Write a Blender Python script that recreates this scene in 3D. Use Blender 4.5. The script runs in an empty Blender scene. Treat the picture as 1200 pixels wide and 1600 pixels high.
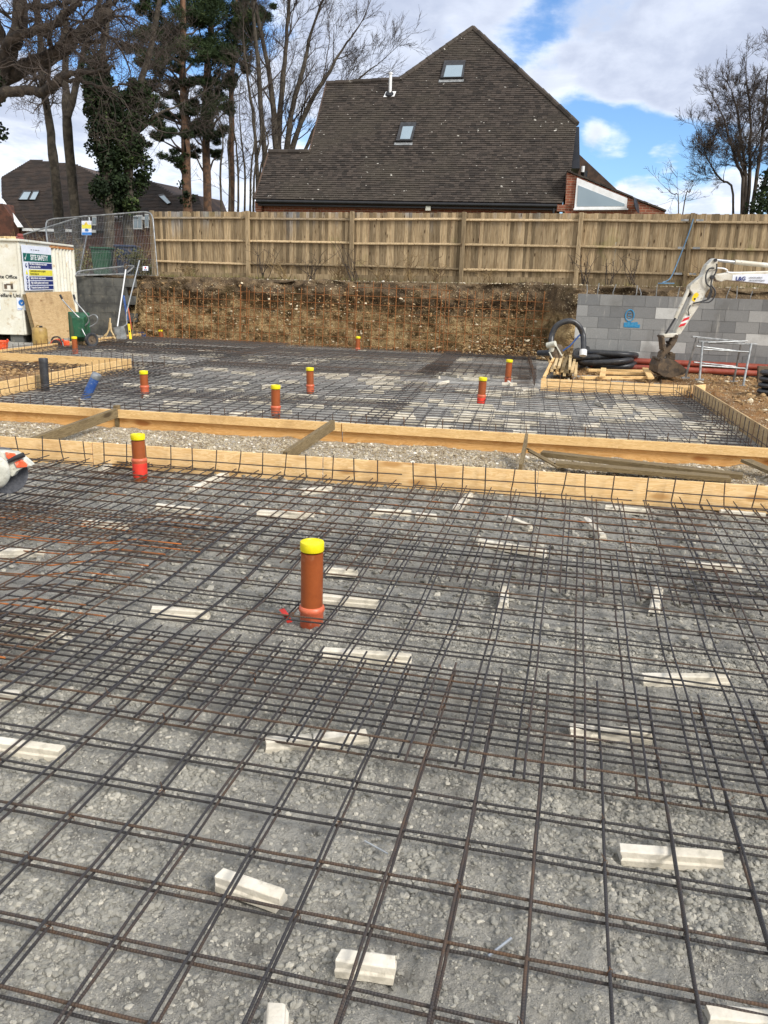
import bpy, bmesh, math, random
import numpy as np
from mathutils import Vector, Matrix

random.seed(7)
RNG = np.random.default_rng(7)
sc = bpy.context.scene
col = sc.collection
R_ = math.radians

# ------------------------------------------------------------------ camera
F, PITCH, YAW, ROLL, EYE = 1272.0, .275488, .220093, .0309626, 1.669
_f = np.array([-math.sin(YAW)*math.cos(PITCH), math.cos(YAW)*math.cos(PITCH), -math.sin(PITCH)])
_r0 = np.array([math.cos(YAW), math.sin(YAW), 0.])
_u0 = np.cross(_r0, _f)
RT = _r0*math.cos(ROLL)+_u0*math.sin(ROLL)
UP = _u0*math.cos(ROLL)-_r0*math.sin(ROLL)
CAM = np.array([0, 0, EYE])
cd = bpy.data.cameras.new('camera')
cam = bpy.data.objects.new('camera', cd)
col.objects.link(cam)
m = Matrix.Identity(4)
for i in range(3):
    m[i][0], m[i][1], m[i][2], m[i][3] = RT[i], UP[i], -_f[i], CAM[i]
cam.matrix_world = m
cd.sensor_fit = 'VERTICAL'
cd.sensor_height = 36
cd.sensor_width = 27
cd.lens = F/1600*36
cd.clip_start = .05
cd.clip_end = 3000
sc.camera = cam


# survey helpers: sight line of the photograph, met with a real plane of the site
def ray(px, py): return _f+RT*(px-600)/F-UP*(py-800)/F
def G(px, py, z=0.):
    d = ray(px, py); return CAM+d*((z-EYE)/d[2])
def AT(px, py, depth): return CAM+ray(px, py)*depth
def PL(px, py, p, n):
    d = ray(px, py); return CAM+d*(np.dot(np.array(p)-CAM, n)/np.dot(d, n))
def VP(px, py, p, q):
    return PL(px, py, (p[0], p[1], 0), np.array([q[1]-p[1], p[0]-q[0], 0.]))
def npv(*a): return np.array(a, float)
def unit(v): v = np.array(v, float); return v/np.linalg.norm(v)


# ------------------------------------------------------------------ noise
def _h(ix, iy, s):
    n = (ix*374761393+iy*668265263+s*974634777) & 0x7fffffff
    n = ((n ^ (n >> 13))*1274126177) & 0x7fffffff
    return ((n ^ (n >> 16)) & 0xffff)/65535.
def vnoise(x, y, s=0):
    x = np.asarray(x, float); y = np.asarray(y, float)
    ix = np.floor(x).astype(np.int64); iy = np.floor(y).astype(np.int64)
    fx = x-ix; fy = y-iy
    fx = fx*fx*(3-2*fx); fy = fy*fy*(3-2*fy)
    a = _h(ix, iy, s)*(1-fx)+_h(ix+1, iy, s)*fx
    b = _h(ix, iy+1, s)*(1-fx)+_h(ix+1, iy+1, s)*fx
    return (a*(1-fy)+b*fy)*2-1
def fbm(x, y, o=4, s=0):
    t = 0; a = 1.
    for k in range(o):
        t = t+a*vnoise(x*2**k+k*17.3, y*2**k-k*9.1, s+k); a *= .5
    return t


# ------------------------------------------------------------------ materials
def C(r, g, b):
    f = lambda u: (u/255/12.92 if u/255 <= .04045 else ((u/255+.055)/1.055)**2.4)
    return (f(r), f(g), f(b), 1)
def nd(nt, typ, ins=None, **props):
    n = nt.nodes.new(typ)
    for k, v in props.items(): setattr(n, k, v)
    for k, v in (ins or {}).items():
        s = n.inputs[k]
        if isinstance(v, bpy.types.NodeSocket): nt.links.new(v, s)
        else: s.default_value = v
    return n
def mth(nt, op, a, b=0., c=None, clamp=False):
    ins = {0: a, 1: b}
    if c is not None: ins[2] = c
    return nd(nt, 'ShaderNodeMath', ins, operation=op, use_clamp=clamp).outputs[0]
def rmp(nt, fac, lo, hi, a=0., b=1., smooth=True):
    return nd(nt, 'ShaderNodeMapRange', {'Value': fac, 'From Min': lo, 'From Max': hi, 'To Min': a, 'To Max': b},
              interpolation_type='SMOOTHSTEP' if smooth else 'LINEAR').outputs[0]
def mix(nt, fac, a, b, mode='MIX'):
    n = nt.nodes.new('ShaderNodeMix'); n.data_type = 'RGBA'; n.blend_type = mode
    for s, v in ((n.inputs[0], fac), (n.inputs[6], a), (n.inputs[7], b)):
        if isinstance(v, bpy.types.NodeSocket): nt.links.new(v, s)
        else: s.default_value = v
    return n.outputs[2]
def noise(nt, vec, scale, detail=4, rough=.55, dist=0.):
    return nd(nt, 'ShaderNodeTexNoise', {'Vector': vec, 'Scale': scale, 'Detail': detail, 'Roughness': rough, 'Distortion': dist}).outputs[0]
def attr(nt, name):
    return nd(nt, 'ShaderNodeAttribute', attribute_name=name).outputs['Fac']
def mapped(nt, vec, scale=(1, 1, 1), rot=(0, 0, 0)):
    return nd(nt, 'ShaderNodeMapping', {'Vector': vec, 'Scale': scale, 'Rotation': rot}).outputs[0]
MATS = {}
def mat(name, fn=None, base=None, rough=.8, metal=0., spec=None):
    if name in MATS: return MATS[name]
    m = bpy.data.materials.new(name); m.use_nodes = True
    nt = m.node_tree; b = nt.nodes['Principled BSDF']
    b.inputs['Roughness'].default_value = rough; b.inputs['Metallic'].default_value = metal
    if spec is not None: b.inputs['Specular IOR Level'].default_value = spec
    if base: b.inputs['Base Color'].default_value = base
    if fn:
        tc = nt.nodes.new('ShaderNodeTexCoord')
        fn(nt, b, tc.outputs['Object'])
    MATS[name] = m
    return m
def setc(nt, b, c): nt.links.new(c, b.inputs['Base Color'])
def setr(nt, b, r): nt.links.new(r, b.inputs['Roughness'])
def bump(nt, b, h, strength=.5, dist=.01):
    n = nd(nt, 'ShaderNodeBump', {'Height': h, 'Strength': strength, 'Distance': dist})
    nt.links.new(n.outputs[0], b.inputs['Normal'])
def simple(name, c1, c2, scale=8., rough=.7, bs=0., bscale=60., metal=0., c3=None, lo=.4, hi=.6, orand=0.):
    """two-tone weathered material; c3 = sparse dirt colour"""
    def fn(nt, b, o):
        c = mix(nt, rmp(nt, noise(nt, o, scale, 6), lo, hi), c1, c2)
        if c3: c = mix(nt, rmp(nt, noise(nt, o, scale*2.7, 5, .65), .56, .7, 0, .8), c, c3)
        c = mix(nt, .25, c, mix(nt, noise(nt, o, scale*12, 3), (.4, .4, .4, 1), (1.5, 1.5, 1.5, 1)), 'MULTIPLY')
        if orand:
            oi = nd(nt, 'ShaderNodeObjectInfo').outputs['Random']
            v = rmp(nt, oi, 0, 1, 1-orand, 1+orand, False)
            c = nd(nt, 'ShaderNodeVectorMath', {0: c, 1: nd(nt, 'ShaderNodeCombineXYZ', {0: v, 1: v, 2: v}).outputs[0]}, operation='MULTIPLY').outputs[0]
        setc(nt, b, c)
        if bs: bump(nt, b, noise(nt, o, bscale, 5), bs, .01)
    return mat(name, fn, rough=rough, metal=metal)

def m_ground(name, ca, cb, cc, vs=70., flint=None, flo=.62, vw=-.7):
    def fn(nt, b, o):
        big = noise(nt, o, 2.2, 5, .6); mid = noise(nt, o, 14, 6, .65); fine = noise(nt, o, 90, 4, .7)
        c = mix(nt, rmp(nt, big, .38, .62), ca, cb)
        c = mix(nt, rmp(nt, mid, .5, .68), c, cc)
        c = mix(nt, .55, c, mix(nt, fine, (.35, .35, .35, 1), (1.65, 1.65, 1.65, 1)), 'MULTIPLY')
        v = nd(nt, 'ShaderNodeTexVoronoi', {'Vector': o, 'Scale': vs})
        if flint:
            pick = rmp(nt, nd(nt, 'ShaderNodeSeparateColor', {0: v.outputs['Color']}).outputs[0], flo, flo+.04)
            core = rmp(nt, v.outputs['Distance'], .5, .3)
            c = mix(nt, mth(nt, 'MULTIPLY', pick, core), c, flint)
        setc(nt, b, c)
        h = mth(nt, 'ADD', mth(nt, 'MULTIPLY', v.outputs['Distance'], vw), mth(nt, 'ADD', mid, mth(nt, 'ADD', mth(nt, 'MULTIPLY', fine, .7), mth(nt, 'MULTIPLY', noise(nt, o, 240, 3, .7), .35))))
        bump(nt, b, h, .9, .03)
    return mat(name, fn, rough=.95, spec=.2)
M_bed = m_ground('crushed_concrete', C(176, 172, 162), C(158, 154, 145), C(130, 126, 118), 80, vw=-.15)
M_farbed = m_ground('far_bed', C(186, 182, 174), C(160, 156, 148), C(132, 128, 122), 60)
M_strip = m_ground('strip_gravel', C(184, 170, 146), C(150, 130, 102), C(196, 186, 170), 55, C(216, 210, 200), .6)
M_soil = m_ground('orange_soil', C(150, 112, 72), C(126, 98, 68), C(168, 140, 104), 40, C(205, 190, 165), .85)
M_grass = m_ground('rough_grass', C(74, 84, 42), C(98, 92, 56), C(60, 62, 34), 30)
def f_bank(nt, b, o):
    z = nd(nt, 'ShaderNodeSeparateXYZ', {0: o}).outputs[2]
    wob = mth(nt, 'ADD', z, mth(nt, 'MULTIPLY', mth(nt, 'SUBTRACT', noise(nt, o, 1.1, 5, .6), .5), 1.5))
    sub = mix(nt, rmp(nt, noise(nt, o, 3.5, 6, .65), .36, .62), C(184, 158, 114), C(132, 108, 76))
    top = mix(nt, rmp(nt, noise(nt, o, 4, 6, .65), .4, .65), C(92, 78, 62), C(128, 108, 82))
    c = mix(nt, rmp(nt, wob, .75, 1.25), sub, top)
    c = mix(nt, rmp(nt, noise(nt, o, 1.7, 5, .65), .52, .66, 0, .85), c, C(72, 60, 38))
    v = nd(nt, 'ShaderNodeTexVoronoi', {'Vector': o, 'Scale': 26.})
    pick = rmp(nt, nd(nt, 'ShaderNodeSeparateColor', {0: v.outputs['Color']}).outputs[0], .7, .74)
    zone = rmp(nt, noise(nt, o, 1.9, 3), .42, .6)
    core = rmp(nt, v.outputs['Distance'], .42, .25)
    c = mix(nt, mth(nt, 'MULTIPLY', mth(nt, 'MULTIPLY', pick, core), zone), c, C(206, 188, 152))
    c = mix(nt, .6, c, mix(nt, noise(nt, o, 60, 4, .7), (.35, .35, .35, 1), (1.65, 1.65, 1.65, 1)), 'MULTIPLY')
    setc(nt, b, c)
    bump(nt, b, mth(nt, 'ADD', noise(nt, o, 18, 6, .7), mth(nt, 'MULTIPLY', v.outputs['Distance'], -.5)), .9, .06)
M_bank = mat('bank_earth', f_bank, rough=.95, spec=.15)
def m_stone(name, a, b_, c_):
    def fn(nt, b, o):
        r = attr(nt, 'rnd')
        c = mix(nt, rmp(nt, r, 0, .8, 0, 1, False), a, b_)
        c = mix(nt, rmp(nt, r, .86, .97), c, c_)
        c = mix(nt, .45, c, mix(nt, noise(nt, o, 70, 4, .7), (.4, .4, .4, 1), (1.6, 1.6, 1.6, 1)), 'MULTIPLY')
        setc(nt, b, c); bump(nt, b, noise(nt, o, 150, 4, .7), .5, .006)
    return mat(name, fn, rough=.92, spec=.2)
M_stone = m_stone('bed_stones', C(132, 129, 120), C(162, 158, 147), C(184, 178, 164))
M_flint = m_stone('pale_flints', C(150, 132, 104), C(206, 198, 182), C(228, 224, 214))
M_gravel = m_stone('strip_stones', C(146, 130, 104), C(184, 172, 148), C(222, 214, 200))
M_clod = m_stone('clay_clods', C(122, 98, 68), C(170, 140, 100), C(214, 200, 172))

def m_rebar(name, ribs, c0=C(56, 53, 52), c1=C(92, 70, 52), c2=C(186, 108, 48)):
    def fn(nt, b, o):
        rust = attr(nt, 'rust'); al = attr(nt, 'along')
        n1 = noise(nt, o, 6, 6, .7); n2 = noise(nt, o, 40, 4, .7)
        k = mth(nt, 'ADD', mth(nt, 'MULTIPLY', n1, .75), mth(nt, 'ADD', mth(nt, 'MULTIPLY', n2, .25), rust))
        c = mix(nt, rmp(nt, k, .55, .95), c0, c1)
        c = mix(nt, rmp(nt, k, .95, 1.25), c, c2)
        setc(nt, b, c)
        setr(nt, b, rmp(nt, k, .5, .95, .42, .85))
        if ribs:
            w = mth(nt, 'SINE', mth(nt, 'MULTIPLY', al, 2*math.pi/.0085))
            bump(nt, b, mth(nt, 'ADD', w, mth(nt, 'MULTIPLY', n2, .8)),   .5, .0011)
    return mat(name, fn, rough=.65, metal=0., spec=.35)
M_rebar = m_rebar('ribbed_steel', True)
M_rebar_far = m_rebar('steel_bar', False)
M_rebar_pale = m_rebar('pale_steel_bar', False, C(80, 77, 75), C(104, 84, 70))  # paler bar colour used on most of the far sheets
M_rebar_wall = m_rebar('rusty_bar', False, C(100, 68, 44), C(130, 84, 48), C(146, 92, 48))

def m_wood(name, c1, c2, cknot, rough=.75, grain=1.):
    def fn(nt, b, o):
        oi = nd(nt, 'ShaderNodeObjectInfo').outputs['Random']
        off = nd(nt, 'ShaderNodeVectorMath', {0: o, 1: nd(nt, 'ShaderNodeCombineXYZ', {0: mth(nt, 'MULTIPLY', oi, 37.), 1: mth(nt, 'MULTIPLY', oi, 11.), 2: mth(nt, 'MULTIPLY', oi, 5.)}).outputs[0]}, operation='ADD').outputs[0]
        v = mapped(nt, off, (.9, 7, 7))
        g = noise(nt, v, 3.2*grain, 6, .6, 1.6)
        rings = mth(nt, 'FRACT', mth(nt, 'MULTIPLY', g, 7.))
        c = mix(nt, rmp(nt, rings, .1, .9), c1, c2)
        fib = noise(nt, mapped(nt, off, (2.5, 90, 90)), 2., 3, .6)
        c = mix(nt, .35, c, mix(nt, fib, (.5, .5, .5, 1), (1.45, 1.45, 1.45, 1)), 'MULTIPLY')
        kn = nd(nt, 'ShaderNodeTexVoronoi', {'Vector': mapped(nt, off, (1.6, 5, 5)), 'Scale': 1.}).outputs['Distance']
        c = mix(nt, rmp(nt, kn, .2, .09), c, cknot)
        c = mix(nt, rmp(nt, noise(nt, off, 2.1, 5, .65), .5, .75, 0, .55), c, cknot)
        setc(nt, b, c); bump(nt, b, mth(nt, 'ADD', fib, mth(nt, 'MULTIPLY', rings, .3)), .25, .004)
    return mat(name, fn, rough=rough, spec=.3)
M_pine = m_wood('fresh_pine', C(232, 196, 140), C(212, 172, 112), C(156, 114, 66))
M_ply = m_wood('plywood', C(246, 210, 156), C(230, 188, 128), C(198, 152, 96), grain=.6)
M_plyo = m_wood('orange_plywood', C(232, 184, 120), C(212, 158, 92), C(176, 118, 64), grain=.6)
M_ply2 = m_wood('old_plywood', C(206, 178, 134), C(186, 154, 110), C(140, 108, 70), grain=.5)
M_oldwood = m_wood('weathered_timber', C(134, 116, 84), C(106, 90, 62), C(76, 62, 42))
M_batten = m_wood('sawn_batten', C(216, 192, 148), C(196, 168, 120), C(132, 100, 64))
def f_fence(nt, b, o):
    r = attr(nt, 'rnd'); age = attr(nt, 'age')
    z = nd(nt, 'ShaderNodeSeparateXYZ', {0: o}).outputs[2]
    rr = nd(nt, 'ShaderNodeCombineXYZ', {0: mth(nt, 'MULTIPLY', r, 50.), 1: mth(nt, 'MULTIPLY', r, 23.), 2: 0.}).outputs[0]
    v = nd(nt, 'ShaderNodeVectorMath', {0: o, 1: rr}, operation='ADD').outputs[0]
    g = noise(nt, mapped(nt, v, (9, 9, .8)), 2.5, 6, .65, 1.2)
    brown = mix(nt, rmp(nt, g, .35, .65), C(184, 163, 130), C(141, 121, 92))
    grey = mix(nt, rmp(nt, g, .35, .65), C(166, 167, 169), C(116, 116, 117))
    k = mth(nt, 'ADD', mth(nt, 'MULTIPLY', mth(nt, 'SUBTRACT', z, 2.5), .75), mth(nt, 'ADD', mth(nt, 'MULTIPLY', mth(nt, 'SUBTRACT', noise(nt, o, .8, 4), .5), 1.6), age))
    c = mix(nt, rmp(nt, k, -.5, .3), brown, grey)
    rv = rmp(nt, r, 0, 1, .46, 1.32, False)
    c = nd(nt, 'ShaderNodeVectorMath', {0: c, 1: nd(nt, 'ShaderNodeCombineXYZ', {0: rv, 1: rv, 2: rv}).outputs[0]}, operation='MULTIPLY').outputs[0]
    kn = nd(nt, 'ShaderNodeTexVoronoi', {'Vector': mapped(nt, v, (7, 7, 2.4)), 'Scale': 1.}).outputs['Distance']
    c = mix(nt, rmp(nt, kn, .16, .06), c, C(76, 58, 40))
    c = mix(nt, rmp(nt, noise(nt, o, 1.6, 5), .6, .75, 0, .35), c, C(120, 124, 60))
    fib = noise(nt, mapped(nt, v, (80, 80, 3)), 2., 3, .6)
    c = mix(nt, .4, c, mix(nt, fib, (.5, .5, .5, 1), (1.5, 1.5, 1.5, 1)), 'MULTIPLY')
    setc(nt, b, c); bump(nt, b, fib, .3, .006)
M_fence = mat('fence_timber', f_fence, rough=.85, spec=.2)
def f_tile(nt, b, o):
    r = attr(nt, 'rnd')
    c = mix(nt, rmp(nt, r, 0, 1, 0, 1, False), C(50, 46, 43), C(80, 72, 66))
    c = mix(nt, rmp(nt, noise(nt, o, .55, 5, .6), .45, .68, 0, .7), c, C(76, 70, 62))
    c = mix(nt, rmp(nt, noise(nt, o, 5, 5, .7), .56, .72, 0, .5), c, C(66, 60, 56))
    n = noise(nt, mapped(nt, o, (1., 1., 2.)), 6.5, 2, .5)
    zone = mth(nt, 'ADD', n, mth(nt, 'MULTIPLY', mth(nt, 'SUBTRACT', noise(nt, o, .5, 3), .5), .22))
    c = mix(nt, rmp(nt, zone, .73, .76), c, C(196, 192, 182))
    c = mix(nt, .4, c, mix(nt, noise(nt, o, 50, 3), (.5, .5, .5, 1), (1.5, 1.5, 1.5, 1)), 'MULTIPLY')
    setc(nt, b, c)
M_tile = mat('concrete_tiles', f_tile, rough=.9, spec=.2)
M_tile2 = simple('dark_brown_tiles', C(86, 68, 56), C(64, 52, 45), 3., .9, .6, 14.)
def f_brick(nt, b, o):
    x = nd(nt, 'ShaderNodeSeparateXYZ', {0: o})
    v = nd(nt, 'ShaderNodeCombineXYZ', {0: mth(nt, 'ADD', x.outputs[0], x.outputs[1]), 1: x.outputs[2], 2: 0.}).outputs[0]
    t = nd(nt, 'ShaderNodeTexBrick', {'Vector': v, 'Color1': C(150, 84, 58), 'Color2': C(118, 66, 48), 'Mortar': C(160, 140, 118), 'Scale': 1., 'Mortar Size': .006, 'Brick Width': .225, 'Row Height': .075})
    c = mix(nt, .5, t.outputs[0], mix(nt, noise(nt, o, 9, 5), (.4, .4, .4, 1), (1.6, 1.6, 1.6, 1)), 'MULTIPLY')
    setc(nt, b, c)
M_brick = mat('red_brick', f_brick, rough=.9)
def f_block(nt, b, o):
    r = attr(nt, 'rnd')
    c = mix(nt, rmp(nt, r, 0, .85, 0, 1, False), C(112, 113, 113), C(142, 142, 140))
    c = mix(nt, rmp(nt, r, .9, .96), c, C(190, 190, 186))
    st = noise(nt, mapped(nt, o, (5, 5, .7)), 2.2, 5, .65)
    c = mix(nt, rmp(nt, st, .58, .74, 0, .55), c, C(196, 192, 182))
    c = mix(nt, rmp(nt, noise(nt, o, 1.5, 4), .5, .72, 0, .5), c, C(92, 90, 84))
    c = mix(nt, .5, c, mix(nt, noise(nt, o, 45, 4, .7), (.5, .5, .5, 1), (1.5, 1.5, 1.5, 1)), 'MULTIPLY')
    setc(nt, b, c); bump(nt, b, noise(nt, o, 70, 4), .4, .008)
M_block = mat('concrete_block', f_block, rough=.92)
M_spacer = simple('spacer_concrete', C(220, 212, 196), C(206, 197, 178), 5., .85, .25, 80., c3=C(178, 170, 152), orand=.08)
M_terr = simple('brown_drain_plastic', C(152, 78, 36), C(136, 67, 30), 5., .38, c3=C(166, 104, 70), orand=.05)
M_terr2 = simple('orange_socket_plastic', C(204, 104, 70), C(188, 88, 56), 9., .45, c3=C(190, 150, 124))
M_red = simple('red_tape', C(222, 62, 44), C(206, 50, 36), 9., .5)
M_yel = simple('yellow_cap', C(240, 226, 24), C(228, 210, 16), 14., .4)
M_blk = simple('black_plastic', C(44, 45, 48), C(58, 58, 60), 9., .38, c3=C(96, 92, 84))
M_strap = simple('faded_blue_strap', C(104, 140, 168), C(84, 120, 152), 9., .6)
M_blue = simple('blue_pipe', C(40, 76, 140), C(58, 92, 150), 9., .5, c3=C(150, 158, 166))
M_cream = simple('white_metal', C(226, 224, 212), C(214, 210, 192), 2., .5, c3=C(182, 160, 120), lo=.35)
M_white = simple('white_plastic', C(232, 233, 233), C(222, 222, 220), 5., .4)
M_grey = simple('galvanised', C(168, 170, 170), C(136, 138, 138), 9., .42, metal=.55)
M_darkgrey = simple('dark_grey_metal', C(66, 66, 68), C(50, 50, 52), 9., .5, metal=.3)
M_dark = simple('black_gutter', C(30, 30, 31), C(24, 24, 25), 5., .35)
M_green = simple('green_paint', C(34, 92, 62), C(28, 76, 52), 6., .5, c3=C(92, 104, 84))
M_bin = simple('green_bin_plastic', C(40, 84, 58), C(34, 72, 50), 5., .55)
M_binb = simple('blue_bin_plastic', C(44, 58, 86), C(36, 48, 72), 5., .55)
M_oran = simple('orange_plastic', C(240, 96, 50), C(226, 80, 40), 12., .5, c3=C(228, 170, 146))
M_pale = simple('dusty_grey_plastic', C(206, 204, 190), C(186, 184, 170), 14., .6, c3=C(160, 156, 140))
M_disc = simple('abrasive_disc', C(104, 106, 112), C(88, 90, 96), 40., .8, .3, 120.)
M_drum = simple('stained_drum', C(176, 146, 82), C(150, 120, 66), 5., .5, c3=C(120, 96, 60))
M_exw = simple('excavator_paint', C(212, 208, 196), C(196, 190, 174), 5., .5, c3=C(150, 138, 116))
M_mud = simple('muddy_steel', C(104, 88, 70), C(76, 66, 56), 9., .75, .5, 40., metal=.2, c3=C(134, 112, 84))
M_bark = simple('bare_bark', C(84, 76, 64), C(58, 52, 44), 6., .95, .6, 30.)
M_twig = simple('dark_twigs', C(76, 66, 58), C(58, 50, 44), 3., .95)
M_oak = simple('oak_bark', C(64, 55, 46), C(42, 36, 31), 6., .95, .9, 22., c3=C(92, 88, 72))
M_pinebark = simple('pine_bark', C(118, 88, 66), C(84, 66, 54), 5., .95, .8, 18.)
def m_leaf(name, a, b_, c_):
    def fn(nt, b, o):
        r = attr(nt, 'rnd')
        c = mix(nt, rmp(nt, r, 0, .7, 0, 1, False), a, b_)
        c = mix(nt, rmp(nt, r, .75, 1.), c, c_)
        setc(nt, b, c)
    return mat(name, fn, rough=.75, spec=.25)
M_needle = m_leaf('pine_needles', C(36, 50, 30), C(62, 78, 46), C(98, 108, 64))
M_ivy = m_leaf('ivy_leaves', C(22, 34, 18), C(40, 54, 26), C(72, 84, 44))
M_scrub = m_leaf('scrub_leaves', C(84, 88, 44), C(110, 104, 58), C(140, 128, 76))
M_bramble = simple('dry_bramble', C(142, 120, 82), C(104, 84, 60), 4., .9)
def f_glass(nt, b, o):
    setc(nt, b, mix(nt, noise(nt, o, 1.2, 3), C(150, 166, 176), C(120, 138, 150)))
M_glass = mat('window_glass', f_glass, rough=.06, spec=.8)
M_hivis = simple('yellow_paint', C(244, 206, 30), C(232, 190, 24), 9., .5)
M_navy = simple('navy_print', C(28, 44, 112), C(26, 40, 100), 5., .5)
M_teal = simple('green_print', C(0, 98, 88), C(0, 90, 82), 5., .5)
M_yprint = simple('yellow_print', C(232, 220, 70), C(222, 210, 60), 5., .5)
M_bprint = simple('blue_print', C(30, 120, 200), C(30, 110, 188), 5., .5)
M_redpr = simple('red_paint', C(206, 34, 44), C(190, 30, 40), 8., .5)
M_black = simple('black_print', C(30, 32, 38), C(26, 28, 32), 5., .6)
M_spray = simple('blue_spray', C(44, 128, 176), C(70, 142, 180), 30., .9)
M_silver = simple('bright_steel', C(200, 204, 206), C(176, 180, 184), 8., .35, metal=.6)
M_paperw = simple('white_board', C(226, 230, 238), C(218, 222, 232), 3., .5)
M_terrpipe = simple('red_brown_pipe', C(166, 82, 62), C(148, 68, 52), 4., .45, c3=C(184, 128, 106))


# ------------------------------------------------------------------ mesh builder
class MB:
    def __init__(s): s.v = []; s.f = []; s.r = []; s.al = []; s.ru = []; s.ag = []
    def add(s, vs, fs, r=0., al=None, ru=0., ag=0.):
        k = len(s.v); n = len(vs)
        s.v += [tuple(map(float, q)) for q in vs]
        s.f += [tuple(i+k for i in f) for f in fs]
        s.r += [r]*n; s.ru += [ru]*n; s.ag += [ag]*n
        s.al += list(al) if al is not None else [0.]*n
        return s
    def boxf(s, o, a, b, c, **k):
        o, a, b, c = (np.array(q, float) for q in (o, a, b, c))
        vs = [o, o+a, o+a+b, o+b, o+c, o+a+c, o+a+b+c, o+b+c]
        fs = [(0, 3, 2, 1), (4, 5, 6, 7), (0, 1, 5, 4), (1, 2, 6, 5), (2, 3, 7, 6), (3, 0, 4, 7)]
        if np.dot(np.cross(a, b), c) < 0: fs = [f[::-1] for f in fs]
        return s.add(vs, fs, **k)
    def box(s, c, size, rz=0., **k):
        ca, sa = math.cos(rz), math.sin(rz)
        a = npv(ca, sa, 0)*size[0]; b = npv(-sa, ca, 0)*size[1]; z = npv(0, 0, size[2])
        return s.boxf(np.array(c, float)-a/2-b/2-z/2, a, b, z, **k)
    def tube(s, pts, rad, n=6, r=0., ru=0., cap=True, ag=0.):
        P = [np.array(p, float) for p in pts]
        if not hasattr(rad, '__len__'): rad = [rad]*len(P)
        vs = []; al = []; L = 0; pu = None
        for i, p in enumerate(P):
            t = P[min(i+1, len(P)-1)]-P[max(i-1, 0)]
            t = t/(np.linalg.norm(t)+1e-9)
            if pu is None:
                pu = npv(0, 0, 1) if abs(t[2]) < .9 else npv(1, 0, 0)
            e = np.cross(t, pu); e /= np.linalg.norm(e)+1e-9
            pu = np.cross(e, t)
            if i: L += np.linalg.norm(p-P[i-1])
            for k in range(n):
                a = 2*math.pi*k/n
                vs.append(p+rad[i]*(math.cos(a)*e+math.sin(a)*pu)); al.append(L)
        fs = []
        for i in range(len(P)-1):
            for k in range(n):
                k2 = (k+1) % n
                fs.append((i*n+k, i*n+k2, (i+1)*n+k2, (i+1)*n+k))
        if cap:
            fs.append(tuple(range(n))[::-1]); fs.append(tuple(range((len(P)-1)*n, len(P)*n)))
        return s.add(vs, fs, r=r, al=al, ru=ru, ag=ag)
    def prism(s, poly, ext, **k):
        P = [np.array(p, float) for p in poly]; e = np.array(ext, float); n = len(P)
        nrm = np.zeros(3)
        for i in range(n): nrm += np.cross(P[i], P[(i+1) % n])
        if np.dot(nrm, e) > 0: P = P[::-1]
        fs = [tuple(range(n)), tuple(range(n, 2*n))[::-1]]+[(i+n, (i+1) % n+n, (i+1) % n, i) for i in range(n)]
        return s.add(P+[p+e for p in P], fs, **k)
    def lathe(s, prof, o, ax=(0, 0, 1), n=24, **k):
        ax = unit(ax); e = unit(np.cross(ax, (1, .013, .02) if abs(ax[0]) < .9 else (0, 1, 0))); g = np.cross(ax, e)
        vs = []
        for (r, z) in prof:
            for j in range(n):
                a = 2*math.pi*j/n
                vs.append(np.array(o)+ax*z+r*(math.cos(a)*e+math.sin(a)*g))
        fs = []
        for i in range(len(prof)-1):
            for j in range(n):
                j2 = (j+1) % n
                fs.append((i*n+j, i*n+j2, (i+1)*n+j2, (i+1)*n+j))
        if prof[0][0] > 1e-6: fs.append(tuple(range(n))[::-1])
        if prof[-1][0] > 1e-6: fs.append(tuple(range((len(prof)-1)*n, len(prof)*n)))
        return s.add(vs, fs, **k)
    def build(s, name, m, parent=None, smooth=False, bevel=0., origin=None, angle=40):
        me = bpy.data.meshes.new(name)
        V = s.v
        if origin is not None: V = [(a-origin[0], b-origin[1], c-origin[2]) for a, b, c in V]
        me.from_pydata(V, [], s.f)
        for nm, arr in (('rnd', s.r), ('along', s.al), ('rust', s.ru), ('age', s.ag)):
            if any(arr):
                me.attributes.new(nm, 'FLOAT', 'POINT').data.foreach_set('value', arr)
        if bevel:           # outward normals all round before the edges are eased
            bm = bmesh.new(); bm.from_mesh(me); bmesh.ops.recalc_face_normals(bm, faces=bm.faces); bm.to_mesh(me); bm.free()
        me.materials.append(m)
        if smooth:
            me.polygons.foreach_set('use_smooth', [True]*len(me.polygons))
            try: me.set_sharp_from_angle(angle=R_(angle))
            except Exception: pass
        me.update()
        o = bpy.data.objects.new(name, me); col.objects.link(o)
        if origin is not None: o.location = origin
        if parent is not None: o.parent = parent
        if bevel:
            b = o.modifiers.new('bevel', 'BEVEL'); b.width = bevel; b.segments = 2; b.limit_method = 'ANGLE'
        return o

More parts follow.
